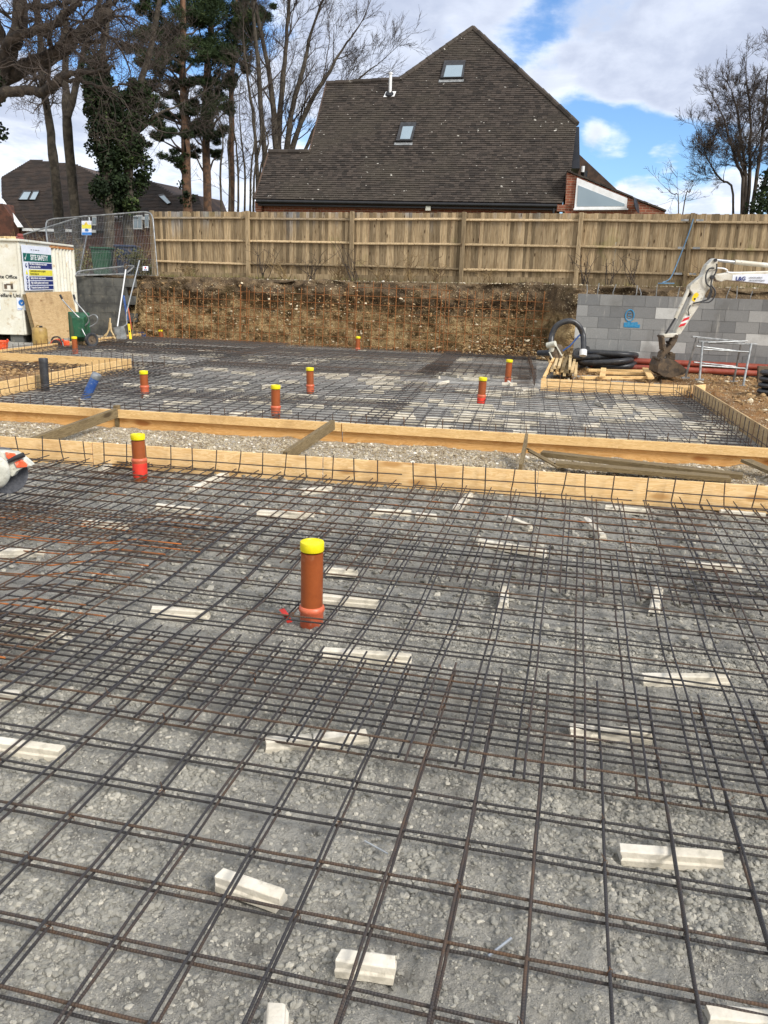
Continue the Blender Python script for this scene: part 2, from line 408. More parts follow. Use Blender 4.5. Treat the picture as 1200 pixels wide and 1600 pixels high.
def fast_mesh(name, V, Fq, m, rnd=None, smooth=False, parent=None):
    """numpy arrays -> object (all faces the same size)"""
    me = bpy.data.meshes.new(name); k = Fq.shape[1]
    me.vertices.add(len(V)); me.vertices.foreach_set('co', V.astype(np.float32).ravel())
    me.loops.add(Fq.size); me.loops.foreach_set('vertex_index', Fq.astype(np.int32).ravel())
    me.polygons.add(len(Fq)); me.polygons.foreach_set('loop_start', np.arange(0, Fq.size, k, dtype=np.int32))
    me.polygons.foreach_set('loop_total', np.full(len(Fq), k, dtype=np.int32))
    me.polygons.foreach_set('use_smooth', np.full(len(Fq), smooth))
    if rnd is not None: me.attributes.new('rnd', 'FLOAT', 'POINT').data.foreach_set('value', rnd.astype(np.float32))
    me.materials.append(m); me.update(calc_edges=True); me.validate()
    o = bpy.data.objects.new(name, me); col.objects.link(o)
    if parent is not None: o.parent = parent
    return o
def tag(o, label=None, cat=None, group=None, kind=None):
    if label: o['label'] = label
    if cat: o['category'] = cat
    if group: o['group'] = group
    if kind: o['kind'] = kind
    return o
def thing(name, loc, label, cat, group=None, rz=0.):
    o = bpy.data.objects.new(name, None); col.objects.link(o)
    o.location = tuple(loc); o.rotation_euler = (0, 0, rz); o.empty_display_size = .1
    tag(o, label, cat, group)
    bpy.context.view_layer.update()
    return o
def put(mb, name, m, par, **k):
    """part given in world coordinates under a thing standing at its own place"""
    l = par.matrix_world.inverted()
    inv = np.array(l)
    V = np.array(mb.v)
    V = V@inv[:3, :3].T+inv[:3, 3]
    mb.v = [tuple(q) for q in V]
    return mb.build(name, m, par, **k)
def text(s, size, org, ex, ez, m, name='lettering', parent=None, align='LEFT', sx=1., bold=0.):
    cu = bpy.data.curves.new(name, 'FONT'); cu.body = s; cu.size = size; cu.extrude = .001; cu.align_x = align; cu.offset = bold
    cu.materials.append(m)
    tmp = bpy.data.objects.new('tmp', cu); col.objects.link(tmp)
    me = bpy.data.meshes.new_from_object(tmp.evaluated_get(bpy.context.evaluated_depsgraph_get()))
    bpy.data.objects.remove(tmp); bpy.data.curves.remove(cu)
    o = bpy.data.objects.new(name, me); col.objects.link(o)
    x = unit(ex); z = unit(ez); y = np.cross(z, x)
    M = Matrix.Identity(4)
    for i in range(3): M[i][0], M[i][1], M[i][2], M[i][3] = x[i]*sx, z[i], -y[i], org[i]
    if parent is not None:
        bpy.context.view_layer.update()
        M = parent.matrix_world.inverted() @ M
        o.parent = parent
    o.matrix_local = M
    return o
def board(name, p0, p1, h, t, m, parent=None, label=None, cat=None, group=None, side=0., bevel=.002, tilt=0.):
    """plank from p0 to p1 (bottom edge line), local x along; side=-1/0/1 shifts thickness"""
    p0 = np.array(p0, float); p1 = np.array(p1, float); L = np.linalg.norm(p1-p0)
    mb = MB(); n = max(2, int(L/.5)); vs = []; fs = []
    y0 = -t/2+side*t/2
    for i in range(n+1):
        x = L*i/n; w = random.uniform(-.002, .002) if 0 < i < n else 0
        vs += [(x, y0+w, 0), (x, y0+t+w, 0), (x, y0+t+w, h), (x, y0+w, h)]
    for i in range(n):
        a = i*4; b = a+4
        for k in range(4):
            k2 = (k+1) % 4
            fs.append((a+k, b+k, b+k2, a+k2))
    fs.append((0, 1, 2, 3)); fs.append((n*4+3, n*4+2, n*4+1, n*4))
    mb.add(vs, fs)
    o = mb.build(name, m, None, bevel=bevel)
    x = unit(p1-p0); up = npv(0, 0, 1) if abs(x[2]) < .95 else npv(0, 1, 0); y = unit(np.cross(up, x)); z = np.cross(x, y)
    if tilt:
        y, z = y*math.cos(tilt)+z*math.sin(tilt), z*math.cos(tilt)-y*math.sin(tilt)
    M = Matrix.Identity(4)
    for i in range(3): M[i][0], M[i][1], M[i][2], M[i][3] = x[i], y[i], z[i], p0[i]
    if parent is not None:
        bpy.context.view_layer.update()
        o.parent = parent; M = parent.matrix_world.inverted() @ M
    o.matrix_local = M
    tag(o, label, cat, group)
    return o
def smoothpath(pts, n=6):
    P = [np.array(p, float) for p in pts]; out = []
    for i in range(len(P)-1):
        p0 = P[max(i-1, 0)]; p1 = P[i]; p2 = P[i+1]; p3 = P[min(i+2, len(P)-1)]
        for k in range(n):
            t = k/n
            out.append(.5*((2*p1)+(-p0+p2)*t+(2*p0-5*p1+4*p2-p3)*t*t+(-p0+3*p1-3*p2+p3)*t**3))
    out.append(P[-1]); return out

# building frame of the far slab (turned about three degrees against the near mesh)
EX = unit((.9985, .055, 0)); EY = unit((-.055, .9985, 0)); OB = npv(0, 8.5, 0)
def B(u, v, z=0.): return OB+EX*u+EY*v+npv(0, 0, z)
def front_y(x): return 6.60+.061*x

# ------------------------------------------------------------------ ground
def sheet(name, x0, x1, y0, y1, nx, ny, zf, m, kind='structure'):
    X = np.linspace(x0, x1, nx); Y = np.linspace(y0, y1, ny)
    XX, YY = np.meshgrid(X, Y); Z = zf(XX, YY)
    V = np.stack([XX.ravel(), YY.ravel(), np.broadcast_to(Z, XX.shape).ravel()], 1)
    i = np.arange(ny-1)[:, None]*nx+np.arange(nx-1)[None, :]
    Fq = np.stack([i, i+1, i+nx+1, i+nx], -1).reshape(-1, 4)
    o = fast_mesh(name, V, Fq, m, smooth=True); o['kind'] = kind
    return o
def z_near(x, y):
    return .012*fbm(x*1.6, y*1.6, 3, 3)+.009*fbm(x*9, y*9, 3, 8)+.0055*fbm(x*38, y*38, 3, 14)+.002*vnoise(x*130, y*130, 21)
sheet('ground', -600, 600, -600, 600, 60, 60, lambda x, y: 0*x-.07, M_soil)
near_bed = sheet('hardcore_bed', -2.7, 1.8, .7, 3.7, 560, 380, z_near, M_bed)
sheet('hardcore_bed', 1.78, 6, .5, 3.68, 90, 70, lambda x, y: z_near(x, y)-.002, M_bed)
sheet('hardcore_bed', -8, 6, -3, .72, 120, 40, lambda x, y: z_near(x, y)-.003, M_bed)
sheet('hardcore_bed', -8, 6, 3.66, 6.62, 500, 130, lambda x, y: z_near(x, y)-.002, M_bed)
sheet('hardcore_bed', -8, -2.68, .5, 3.68, 90, 60, lambda x, y: z_near(x, y)-.002, M_bed)
def z_strip(x, y):
    t = np.clip((y-6.5-.06*x)/1.9, 0, 1)
    out = (y < front_y(x)+.03) | (y > 8.46+.055*x)
    return np.where(out, -.066, 0)+np.where(out, 0, 1)*( .002+.034*np.sin(t*math.pi)*(.6+.6*fbm(x*.7, y*1.2, 2, 5))+.02*fbm(x*4, y*4, 4, 9)+.006*fbm(x*25, y*25, 2, 12))
sheet('gravel_strip', -9, 6, 6.0, 8.9, 420, 240, z_strip, M_strip)
sheet('far_slab_bed', -11.2, 2.4, 8.0, 21, 200, 200, lambda x, y: np.where(y < 8.55+.054*x, -.06, .006+.01*fbm(x*2, y*2, 3, 31)), M_farbed)
def z_right(x, y): return .05+.05*fbm(x*.6, y*.6, 3, 41)+.04*fbm(x*2.3, y*2.3, 4, 44)+.012*fbm(x*12, y*12, 3, 47)
sheet('soil_path', 1.62, 14, 7.0, 22, 300, 300, lambda x, y: np.where(x < 2.2+.12*np.clip(13.9-y, 0, 9)*.5-.0*y, np.where(y > 14.0, z_right(x, y), -.065), z_right(x, y)), M_soil)
sheet('soil_path', -.35, 1.62, 14.05, 20.3, 60, 120, lambda x, y: z_right(x, y)-.03, M_soil)
sheet('soil_path', -18, -7.62, 8.7, 13.15, 160, 90, lambda x, y: np.where(x > -7.9+.02*(13.3-y), -.066, .05+.03*fbm(x*1.3, y*1.3, 4, 52)+.01*fbm(x*9, y*9, 3, 54)), M_soil)
sheet('soil_path', -24, -11.1, 13.2, 22, 160, 120, lambda x, y: .06+.04*fbm(x*.8, y*.8, 4, 62)+.01*fbm(x*6, y*6, 3, 64), M_bed)

# bank and the neighbours' higher ground
def bank():
    xs = np.linspace(-26, 16, 800); rows = 76
    V = []; 
    for t in np.linspace(0, 1, rows):
        base = np.where(xs < 0, 20.35+.01*(xs+11), 19.55)
        k = np.clip((xs+.9)/.8, 0, 1); k = k*k*(3-2*k)
        base = (20.3+.012*(xs+11))*(1-k)+19.3*k
        topz = 1.58+.012*(xs+11)+.05*fbm(xs*.8, xs*0+3, 3, 71)
        if t < .8:
            q = t/.8
            y = base+.22*q+.12*fbm(xs*1.1, xs*0+q*2.2, 4, 73)+.075*fbm(xs*4, xs*0+q*7, 4, 76)+.03*fbm(xs*14, xs*0+q*22, 2, 77)-.10*math.exp(-((q-.82)/.12)**2)+.06*math.exp(-((q-.6)/.12)**2)
            z = topz*q-.05*(1-q)
        else:
            q = (t-.8)/.2
            y = base+.22+q*(1.9)+.03*fbm(xs*2, xs*0+q*3, 3, 79)*(1-q)
            z = topz+.04*q+.04*fbm(xs*1.7, xs*0+q*2, 4, 81)*(1-.5*q)
        V.append(np.stack([xs, y, z], 1))
    V = np.concatenate(V); nx = len(xs)
    i = np.arange(rows-1)[:, None]*nx+np.arange(nx-1)[None, :]
    Fq = np.stack([i, i+1, i+nx+1, i+nx], -1).reshape(-1, 4)
    o = fast_mesh('earth_bank', V, Fq, M_bank, smooth=True); o['kind'] = 'structure'
bank()
sheet('upper_ground', -600, 600, 21.7, 900, 160, 160, lambda x, y: 1.62+.012*np.clip(x+11, -20, 20)+.02*fbm(x*.5, y*.5, 2, 91), M_grass)

# ------------------------------------------------------------------ loose stone
def ico():
    t = (1+5**.5)/2
    V = np.array([(-1, t, 0), (1, t, 0), (-1, -t, 0), (1, -t, 0), (0, -1, t), (0, 1, t), (0, -1, -t), (0, 1, -t), (t, 0, -1), (t, 0, 1), (-t, 0, -1), (-t, 0, 1)], float)
    V /= np.linalg.norm(V[0])
    Fq = np.array([(0, 11, 5), (0, 5, 1), (0, 1, 7), (0, 7, 10), (0, 10, 11), (1, 5, 9), (5, 11, 4), (11, 10, 2), (10, 7, 6), (7, 1, 8), (3, 9, 4), (3, 4, 2), (3, 2, 6), (3, 6, 8), (3, 8, 9), (4, 9, 5), (2, 4, 11), (6, 2, 10), (8, 6, 7), (9, 8, 1)])
    return V, Fq
def ico2():
    V, Fq = ico(); V = list(map(tuple, V)); cache = {}; out = []
    def mid(a, b):
        k = (min(a, b), max(a, b))
        if k not in cache:
            p = unit(np.array(V[a])+np.array(V[b])); V.append(tuple(p)); cache[k] = len(V)-1
        return cache[k]
    for a, b, c in Fq:
        x, y, z = mid(a, b), mid(b, c), mid(c, a)
        out += [(a, x, z), (b, y, x), (c, z, y), (x, y, z)]
    return np.array(V), np.array(out)
def stones(name, P, S, m, sub=False, label=None, flat=.7):
    V0, F0 = ico2() if sub else ico(); n = len(P); k = len(V0)
    out = np.empty((n, k, 3)); 
    for i in range(n):
        pass
    q = RNG.normal(size=(n, 4)); q /= np.linalg.norm(q, axis=1)[:, None]
    w, x, y, z = q.T
    Rm = np.stack([1-2*(y*y+z*z), 2*(x*y-z*w), 2*(x*z+y*w), 2*(x*y+z*w), 1-2*(x*x+z*z), 2*(y*z-x*w), 2*(x*z-y*w), 2*(y*z+x*w), 1-2*(x*x+y*y)], 1).reshape(n, 3, 3)
    sc3 = np.stack([RNG.uniform(.75, 1.25, n), RNG.uniform(.6, 1.05, n), RNG.uniform(.5, .85, n)], 1)
    jit = RNG.uniform(.80, 1.14, (n, k)) if sub else RNG.uniform(.72, 1.2, (n, k))
    L = V0[None]*jit[:, :, None]*sc3[:, None, :]
    W = np.einsum('nij,nkj->nki', Rm, L)
    W[:, :, 2] *= flat
    W = W*S[:, None, None]+P[:, None, :]
    Fq = (F0[None]+(np.arange(n)*k)[:, None, None]).reshape(-1, 3)
    rnd = np.repeat(RNG.uniform(.01, 1, n), k)
    o = fast_mesh(name, W.reshape(-1, 3), Fq, m, rnd=rnd, smooth=False)
    o['kind'] = 'stuff'
    if label: o['label'] = label
    return o
def scatter_near():
    n = 230000
    y = 1.0+2.9*RNG.random(n)**1.25; x = RNG.uniform(-2.6, 1.7, n)
    d = .5+.5*fbm(x*2.4, y*2.4, 3, 101)
    keep = RNG.random(n) < np.clip(d*1.5, .22, 1); x, y, d = x[keep], y[keep], d[keep]
    w = (np.abs(((x*RT[0]+y*RT[1])/(x*_f[0]+y*_f[1]+.3))) < .62); x, y, d = x[w], y[w], d[w]
    s = .0021*(1-RNG.random(len(x)))**-.58*(.8+.22*y)
    s = np.minimum(s, .0125)*np.where(d > .55, 1.15, .85)
    P = np.stack([x, y, z_near(x, y)-s*.05], 1)
    big = s > .0085
    stones('gravel', P[big], s[big], M_stone, True)
    stones('gravel', P[~big], s[~big], M_stone, False)
    n = 16000
    y = RNG.uniform(3.8, 6.55, n); x = RNG.uniform(-6, 2.2, n)
    s = np.minimum(.006*(1-RNG.random(n))**-.5, .028)
    stones('gravel', np.stack([x, y, z_near(x, y)+s*.2], 1), s, M_stone)
    n = 26000
    y = RNG.uniform(6.65, 8.35, n); x = RNG.uniform(-7, 2.6, n)
    y = y+.055*x
    s = np.minimum(.006*(1-RNG.random(n))**-.42, .026)
    ok = (y > front_y(x)+.05) & (y < 8.4+.055*x)
    stones('gravel', np.stack([x, y, z_strip(x, y)+s*.2], 1)[ok], s[ok], M_gravel)
    n = 5000
    x = RNG.uniform(2.3, 6, n); y = RNG.uniform(8.6, 17.6, n)
    s = np.minimum(.012*(1-RNG.random(n))**-.45, .06)
    ok = x > 2.4+.055*(14-y)
    stones('rubble', np.stack([x, y, z_right(x, y)+s*.2], 1)[ok], s[ok], M_clod)
    n = 2600
    x = RNG.uniform(-.3, 2.2, n); y = RNG.uniform(14.2, 17.7, n)
    s = np.minimum(.01*(1-RNG.random(n))**-.45, .05)
    stones('rubble', np.stack([x, y, z_right(x, y)-.03+s*.2], 1), s, M_clod)
    n = 1500
    x = RNG.uniform(-11.2, -8, n); y = RNG.uniform(9.5, 13, n); s = np.minimum(.012*(1-RNG.random(n))**-.45, .06)
    stones('rubble', np.stack([x, y, .05+s*.3+0*x], 1), s, M_clod)
    n = 600     # flints along the bank's lip
    x = RNG.uniform(-11.5, 5, n); y = 20.62+RNG.uniform(-.12, .75, n)+.01*(x+11); y = np.where(x > -.3, y-.9, y); y = np.minimum(y, 21.62-.087*(x+11.6)-RNG.random(n)*.5)
    s = np.minimum(.012*(1-RNG.random(n))**-.36, .045)
    stones('rubble', np.stack([x, y, 1.6+.012*(x+11)+.0*x], 1), s, M_gravel)
    n = 9000     # flints lodged in and fallen from the bank's face
    x = RNG.uniform(-11.6, .3, n); q = RNG.random(n)**1.3
    y = 20.25+.012*(x+11)+.22*q+.085*RNG.normal(size=n)-.25*np.maximum(.12-q, 0)*8*RNG.random(n)
    s = np.minimum(.012*(1-RNG.random(n))**-.4, .05)
    stones('rubble', np.stack([x, y, 1.5*q*1.02], 1), s, M_clod)
    n = 1600
    x = RNG.uniform(-2.6, .2, n); q = RNG.random(n)**2
    y = 20.1-.5*(1-q)+RNG.normal(size=n)*.1; s = np.minimum(.014*(1-RNG.random(n))**-.4, .05)
    stones('rubble', np.stack([x, y, .05+.45*q], 1), s, M_clod)
scatter_near()

# ------------------------------------------------------------------ steel mesh
def mesh_sheet(label, group, xs, ys, xr, yr, zf, rust, m, n=8, step=.2, org=None, ex=(1, 0, 0), ey=(0, 1, 0), rad=.0044, name='mesh_sheet', jit=.0011, rot=0., cat='steel mesh'):
    """one welded sheet: bars ys run along x (below), bars xs run along y (on top)"""
    ex = np.array(ex, float); ey = np.array(ey, float); og = npv(0, 0, 0) if org is None else np.array(org, float)
    mb = MB()
    def W(x, y, z):
        return og+ex*x+ey*y+npv(0, 0, z)
    for y in ys:
        k = max(2, int((xr[1]-xr[0])/step)); e0, e1 = random.uniform(-.006, .006), random.uniform(-.006, .006)
        w = random.uniform(-3, 3)
        P = [W(xr[0]+e0+(xr[1]-xr[0]+e1)*i/k, y+jit*1.5*math.sin(i*.7+w)+random.uniform(-jit, jit), zf(xr[0]+(xr[1]-xr[0])*i/k, y)-.0098+random.uniform(-jit, jit)) for i in range(k+1)]
        mb.tube(P, rad, n, ru=max(0, rust+random.uniform(-.18, .22))+1e-4)
    for x in xs:
        k = max(2, int((yr[1]-yr[0])/step)); e0, e1 = random.uniform(-.006, .006), random.uniform(-.006, .006)
        w = random.uniform(-3, 3)
        P = [W(x+jit*1.5*math.sin(i*.7+w)+random.uniform(-jit, jit), yr[0]+e0+(yr[1]-yr[0]+e1)*i/k, zf(x, yr[0]+(yr[1]-yr[0])*i/k)+random.uniform(-jit, jit)) for i in range(k+1)]
        mb.tube(P, rad, n, ru=max(0, rust*.6+random.uniform(-.15, .15))+1e-4)
    if m is M_rebar:        # tie wire twisted round some of the crossings
        for x in xs:
            for y in ys:
                if yr[0] < y < yr[1] and random.random() < .16:
                    z = zf(x, y)-.005; k = random.choice((-1, 1)); a = .0075
                    c = [W(x-a, y-a*k, z-.008), W(x-a*.9, y-a*k*.9, z+.005), W(x, y, z+.0125), W(x+a*.9, y+a*k*.9, z+.005), W(x+a, y+a*k, z-.008)]
                    mb.tube(c, .0011, 4, ru=.45)
                    mb.tube([c[2], c[2]+npv(random.uniform(-.018, .018), random.uniform(-.018, .018), random.uniform(.002, .014))], .0014, 4, ru=.45)
    o = mb.build(name, m, smooth=True)
    tag(o, label, cat, group)
    return o
X0, Y0 = -1.3824, 1.6905
def rng(a, b, o, s=.2):
    i0 = math.ceil((a-o)/s-1e-6); i1 = math.floor((b-o)/s+1e-6)
    return [o+s*i for i in range(i0, i1+1)]
sm = lambda t: (lambda u: u*u*(3-2*u))(min(1, max(0, t)))
def zlow(x, y): return .0525
def zup(x, y): return .0765
def zs2(b): return lambda x, y: b+.030*max(sm((3.75-y)/.7), sm((y-3.75)/.7))
NG = 'steel mesh sheets laid over the near slab'
# front row
for k, (xa, xb) in enumerate([(-3.05, 1.75), ]):
    mesh_sheet('lower dark blue-grey mesh sheet nearest the bottom edge of the photo', NG, rng(xa, xb, X0+.004), rng(.7, 3.12, Y0-.004), (xa-.06, xb+.06), (.55, 3.2), zlow, .05, M_rebar, 8, .12)
    mesh_sheet('upper brown-tinged mesh sheet nearest the bottom edge of the photo', NG, rng(xa, xb, X0), rng(.7, 3.1, Y0), (xa-.1, xb+.1), (.5, 3.24), zup, .10, M_rebar, 8, .12)
mesh_sheet('mesh sheet at the left edge overlapping the front left corner sheet', NG, rng(-7.2, -2.55, X0+.05), rng(.9, 3.1, Y0+.07), (-7.3, -2.48), (.8, 3.2), lambda x, y: .094, .2, M_rebar_far, 6, .3)
mesh_sheet('mesh sheet cut by the right edge of the photo beside the front row', NG, rng(1.4, 6, X0+.08), rng(.9, 3.1, Y0+.06), (1.3, 6.1), (.8, 3.2), lambda x, y: .1005, .15, M_rebar_far, 6, .3)
# middle row, bars half a step off the front row
mesh_sheet('lower mesh sheet in the middle row under the tall near pipe', NG, rng(-2.6, 2.2, X0-.09), rng(2.6, 4.9, 2.535), (-2.68, 2.28), (2.44, 4.98), zs2(.0525), .08, M_rebar, 8, .12)
mesh_sheet('upper mesh sheet in the middle row round the tall near pipe', NG, rng(-2.6, 2.2, X0-.055), rng(2.5, 4.95, 2.53), (-2.7, 2.25), (2.40, 5.02), zs2(.0765), .15, M_rebar, 8, .12)
mesh_sheet('rusty mesh sheet in the middle row running off the left edge', NG, rng(-7.0, -2.15, X0+.03), rng(2.6, 4.9, 2.6), (-7.1, -2.05), (2.5, 5.0), lambda x, y: .094+.02*sm((x+3)/.5), .36, M_rebar, 7, .2)
mesh_sheet('second rusty mesh sheet under the middle row at the left edge', NG, rng(-7.0, -2.3, X0+.11), rng(2.6, 4.9, 2.67), (-7.1, -2.2), (2.55, 4.95), lambda x, y: .05+.075*sm((x+2.9)/.4), .42, M_rebar_far, 6, .3)
# back row against the boards
mesh_sheet('upper mesh sheet in the back row beside the plywood edge board', NG, rng(-3.8, .95, X0+.02), rng(4.3, 6.42, 4.36), (-3.86, 1.04), (4.25, 6.52), lambda x, y: .0725, .34, M_rebar, 7, .2)
mesh_sheet('lower mesh sheet in the back row beside the plywood edge board', NG, rng(-3.8, .9, X0+.055), rng(4.4, 6.4, 4.42), (-3.84, .98), (4.32, 6.49), lambda x, y: .051, .2, M_rebar_far, 6, .3)
mesh_sheet('upper mesh sheet in the back row at the right edge', NG, rng(.75, 5.0, X0+.1), rng(4.4, 6.55, 4.45), (.62, 5.1), (4.2, 6.62), lambda x, y: .096, .18, M_rebar, 7, .2)
mesh_sheet('lower mesh sheet in the back row at the right edge', NG, rng(.8, 5.0, X0+.06), rng(4.4, 6.5, 4.40), (.7, 5.1), (4.3, 6.6), lambda x, y: .0515, .15, M_rebar_far, 6, .3)
mesh_sheet('upper mesh sheet in the middle row at the right edge', NG, rng(2.0, 6, X0+.05), rng(2.6, 4.9, 2.64), (1.9, 6.1), (2.5, 5.0), lambda x, y: .118, .18, M_rebar_far, 6, .3)
mesh_sheet('upper mesh sheet in the back row at the left edge behind the saw', NG, rng(-8, -3.45, X0+.12), rng(4.4, 6.2, 4.48), (-8.1, -3.36), (4.3, 6.25), lambda x, y: .097, .22, M_rebar, 6, .25)
mesh_sheet('lower mesh sheet in the back row at the left edge behind the saw', NG, rng(-8, -3.6, X0+.06), rng(4.4, 6.15, 4.40), (-8.1, -3.55), (4.3, 6.2), lambda x, y: .052, .15, M_rebar_far, 6, .3)

# far slab: rows of sheets in the slab's own frame
FG = 'steel mesh sheets laid over the far slab'
FL = 'dark steel mesh sheet lying among the others on the far slab'
vrow = [(.12, 2.5), (2.1, 4.5), (4.1, 6.5), (6.1, 8.5), (8.1, 10.5), (10.1, 11.85)]
ucol = [(-11.0, -6.4), (-6.8, -2.0), (-2.4, 2.1)]
for ri, (va, vb) in enumerate(vrow):
    for ci, (ua, ub) in enumerate(ucol):
        if ci == 0 and ri <= 1: ua2 = -7.35
        else: ua2 = ua
        ub2 = ub
        if ci == 2 and va > 5: ub2 = -.25
        elif ci == 2 and vb > 5.3: ub2 = 2.1; 
        va2, vb2 = va, vb
        if ci == 2 and 4 < va < 5: vb2 = 5.3
        dx, dy = random.uniform(-.09, .09), random.uniform(-.05, .05)
        rot = random.uniform(-.006, .006)
        e1 = unit(EX+EY*rot); e2 = unit(EY-EX*rot)
        for lay in ((0, 1) if (ri+ci) % 3 else (1,)):
            z = .052+.022*lay+.045*((ri+ci) % 2)
            mesh_sheet(FL, FG, rng(ua2+.05, ub2-.05, dx+.03*lay), rng(va2+.05, vb2-.05, dy+.04*lay), (ua2, ub2), (va2, vb2), (lambda zz: lambda x, y: zz)(z), (.1 if ri+ci < 4 else .2) if lay else .03, M_rebar_pale if (ri*2+ci) % 4 else M_rebar_far, 5, .9, org=OB, ex=e1, ey=e2, jit=.003, rad=.0043)

# bent edge bars: uprights welded to long bars, one strip per length of board
def edge_strip(label, p0, p1, inset, h=.26, rust=.25, sp=.2, m=M_rebar_far, longs=(.13,), foot=.35, group='bent bar strips standing along the slab edges', rad=.005, hv=.012, lean=0.):
    p0 = np.array(p0, float); p1 = np.array(p1, float); d = unit(p1-p0); L = np.linalg.norm(p1-p0); inn = np.array(inset, float)
    mb = MB()
    for i in range(int(L/sp)+1):
        s = min(L, i*sp+random.uniform(-.012, .012)); hh = h+random.uniform(-hv, hv)
        b = p0+d*s; t = d*random.uniform(-.03, .03)+inn*random.uniform(-.012, .012)+inn*lean
        mb.tube([b+inn*foot+npv(0, 0, .045), b+inn*.04+npv(0, 0, .045), b+npv(0, 0, .062), b+t*.5+npv(0, 0, hh*.5), b+t+npv(0, 0, hh)], rad, 6, ru=max(0, rust+random.uniform(-.15, .15))+1e-4)
    for z in longs:
        k = max(2, int(L/.5))
        mb.tube([p0+d*(L*j/k)+inn*(.0105+lean*z/h)+npv(0, 0, z+random.uniform(-.004, .004)) for j in range(k+1)], rad, 6, ru=rust+.03)
    return tag(mb.build('bent_bar_strip', m, smooth=True), label, 'rebar strip', group)
def fb(x, off=0.): return npv(x, front_y(x)+off, 0)
nrm_f = unit((.061, -1, 0))
edge_strip('bent bar strip against the plywood edge board behind the saw', fb(-7, -.06), fb(-4.05, -.06), nrm_f, .25, .12, .205, M_rebar, (.055, .135))
edge_strip('bent bar strip against the plywood edge board behind the capped pipe with the red collar', fb(-3.95, -.06), fb(-1.3, -.06), nrm_f, .25, .12, .205, M_rebar, (.055, .135))
edge_strip('bent bar strip against the middle of the near plywood edge board', fb(-1.2, -.06), fb(.55, -.06), nrm_f, .255, .18, .2, M_rebar, (.055, .135))
edge_strip('bent bar strip against the right end of the near plywood edge board', fb(.66, -.06), fb(6, -.06), nrm_f, .255, .16, .2, M_rebar, (.055, .135))
edge_strip('bent bar strip behind the far timber edge, left of the blue pipe', B(-7.5, .1), B(-5.4, .1), EY, .29, .2, .2)
edge_strip('bent bar strip behind the far timber edge, between blue pipe and weathered strut', B(-5.3, .1), B(-2.6, .1), EY, .27, .22, .2)
edge_strip('bent bar strip behind the middle of the far timber edge', B(-2.5, .1), B(-.5, .1), EY, .27, .28, .2)
edge_strip('bent bar strip behind the right end of the far timber edge', B(-.4, .1), B(2.05, .1), EY, .28, .25, .2, longs=(.07, .14))
edge_strip('bent bar strip along the right side board, the row closest to it', B(2.1, .15), B(2.1, 5.25), -EX, .27, .2, .2)
edge_strip('second bent bar strip along the right side board, set further in', B(1.93, .3), B(1.93, 5.25), -EX, .25, .2, .21)
edge_strip('bent bar strip before the short board near the excavator bucket', B(-.1, 5.28), B(2.05, 5.28), -EY, .28, .3, .2, longs=(.09, .17))
edge_strip('rusty bent bar strip running back to the bank beside the batten stack', B(-.3, 5.45), B(-.45, 11.4), -EX, .26, .3, .2, longs=(.1, .2))
edge_strip('bent bar strip along the left board below the tools', npv(-10.88, 14.0, 0), npv(-11.16, 20.0, 0), EX, .27, .3, .2, longs=(.12, .2))
edge_strip('bent bar strip along the notch board behind the black pipe', npv(-7.4, 8.9, 0), npv(-7.64, 13.3, 0), EX, .29, .25, .2, longs=(.13,))
edge_strip('bent bar strip at the back corner of the notch', npv(-11, 13.4, 0), npv(-7.2, 13.62, 0), EY, .28, .25, .2)

# rusty mesh standing before the bank
WG = 'rusty mesh sheets standing against the earth bank'
def wall_sheet(label, u0, u1, h, y, rust=.6, cut=0.):
    mb = MB(); x = u0
    while x <= u1+1e-6:
        hh = h+random.uniform(-.05, .05); lx = random.uniform(-.03, .03)
        yy = y+.012*(x+11)
        mb.tube([(x, yy, .05), (x+lx*.5+random.uniform(-.01, .01), yy+.04, hh*.5), (x+lx, yy+.10, hh)], .0085, 5, ru=rust-.04+random.uniform(-.1, .2)); x += .2
    for z in np.arange(.12, h-.1, .2):
        mb.tube([(u0-.05, y+.012*(u0+11)+.012+.05*z, z), ((u0+u1)/2, y+.012*((u0+u1)/2+11)+.012+.05*z, z+random.uniform(-.01, .01)), (u1+.05, y+.012*(u1+11)+.012+.05*z, z)], .006, 5, ru=rust-.1+random.uniform(-.1, .2))
    tag(mb.build('wall_mesh_sheet', M_rebar_wall, smooth=True), label, 'steel mesh', WG)
wall_sheet('rusty mesh sheet standing against the left third of the bank', -10.9, -8.1, 1.33, 19.72, .56)
wall_sheet('rusty mesh sheet standing against the bank left of its middle', -8.35, -5.3, 1.48, 19.77, .56)
wall_sheet('rusty mesh sheet standing against the bank right of its middle', -5.5, -3.0, 1.63, 19.74, .56)
wall_sheet('rusty mesh sheet standing at the right end of the bank by the black hose', -3.2, -.7, 1.53, 19.72, .56)

# ------------------------------------------------------------------ formwork boards
def bd_front(xa, xb, label):
    board('edge_board', fb(xa)+npv(0, 0, .0), fb(xb), .222, .018, M_ply, label=label, cat='edge board', group='boards boxing in the near slab', side=1)
bd_front(-8, -4.1, 'plywood edge board of the near slab behind the saw')
bd_front(-4.09, -2.0, 'plywood edge board of the near slab behind the pipe with the red collar')
bd_front(-1.99, -.2, 'plywood edge board of the near slab at its middle')
bd_front(-.195, 6, 'plywood edge board of the near slab at its right end with swirling grain')
def form(ua, ub, label, z=0.):
    t = thing('edge_form', B(ua, 0), label, 'edge form', 'timber forms along the front of the far slab')
    board('ply_sheet', B(ua, 0, -.02), B(ub, 0, -.02), .215, .02, M_plyo, t, side=1)
    board('top_rail', B(ua, -.002, .108), B(ub, -.002, .108), .09, .045, M_pine, t, side=-1)
form(-9, -4.99, 'pine railed edge form left of the first weathered strut')
form(-4.98, -2.37, 'pine railed edge form between the two weathered struts')
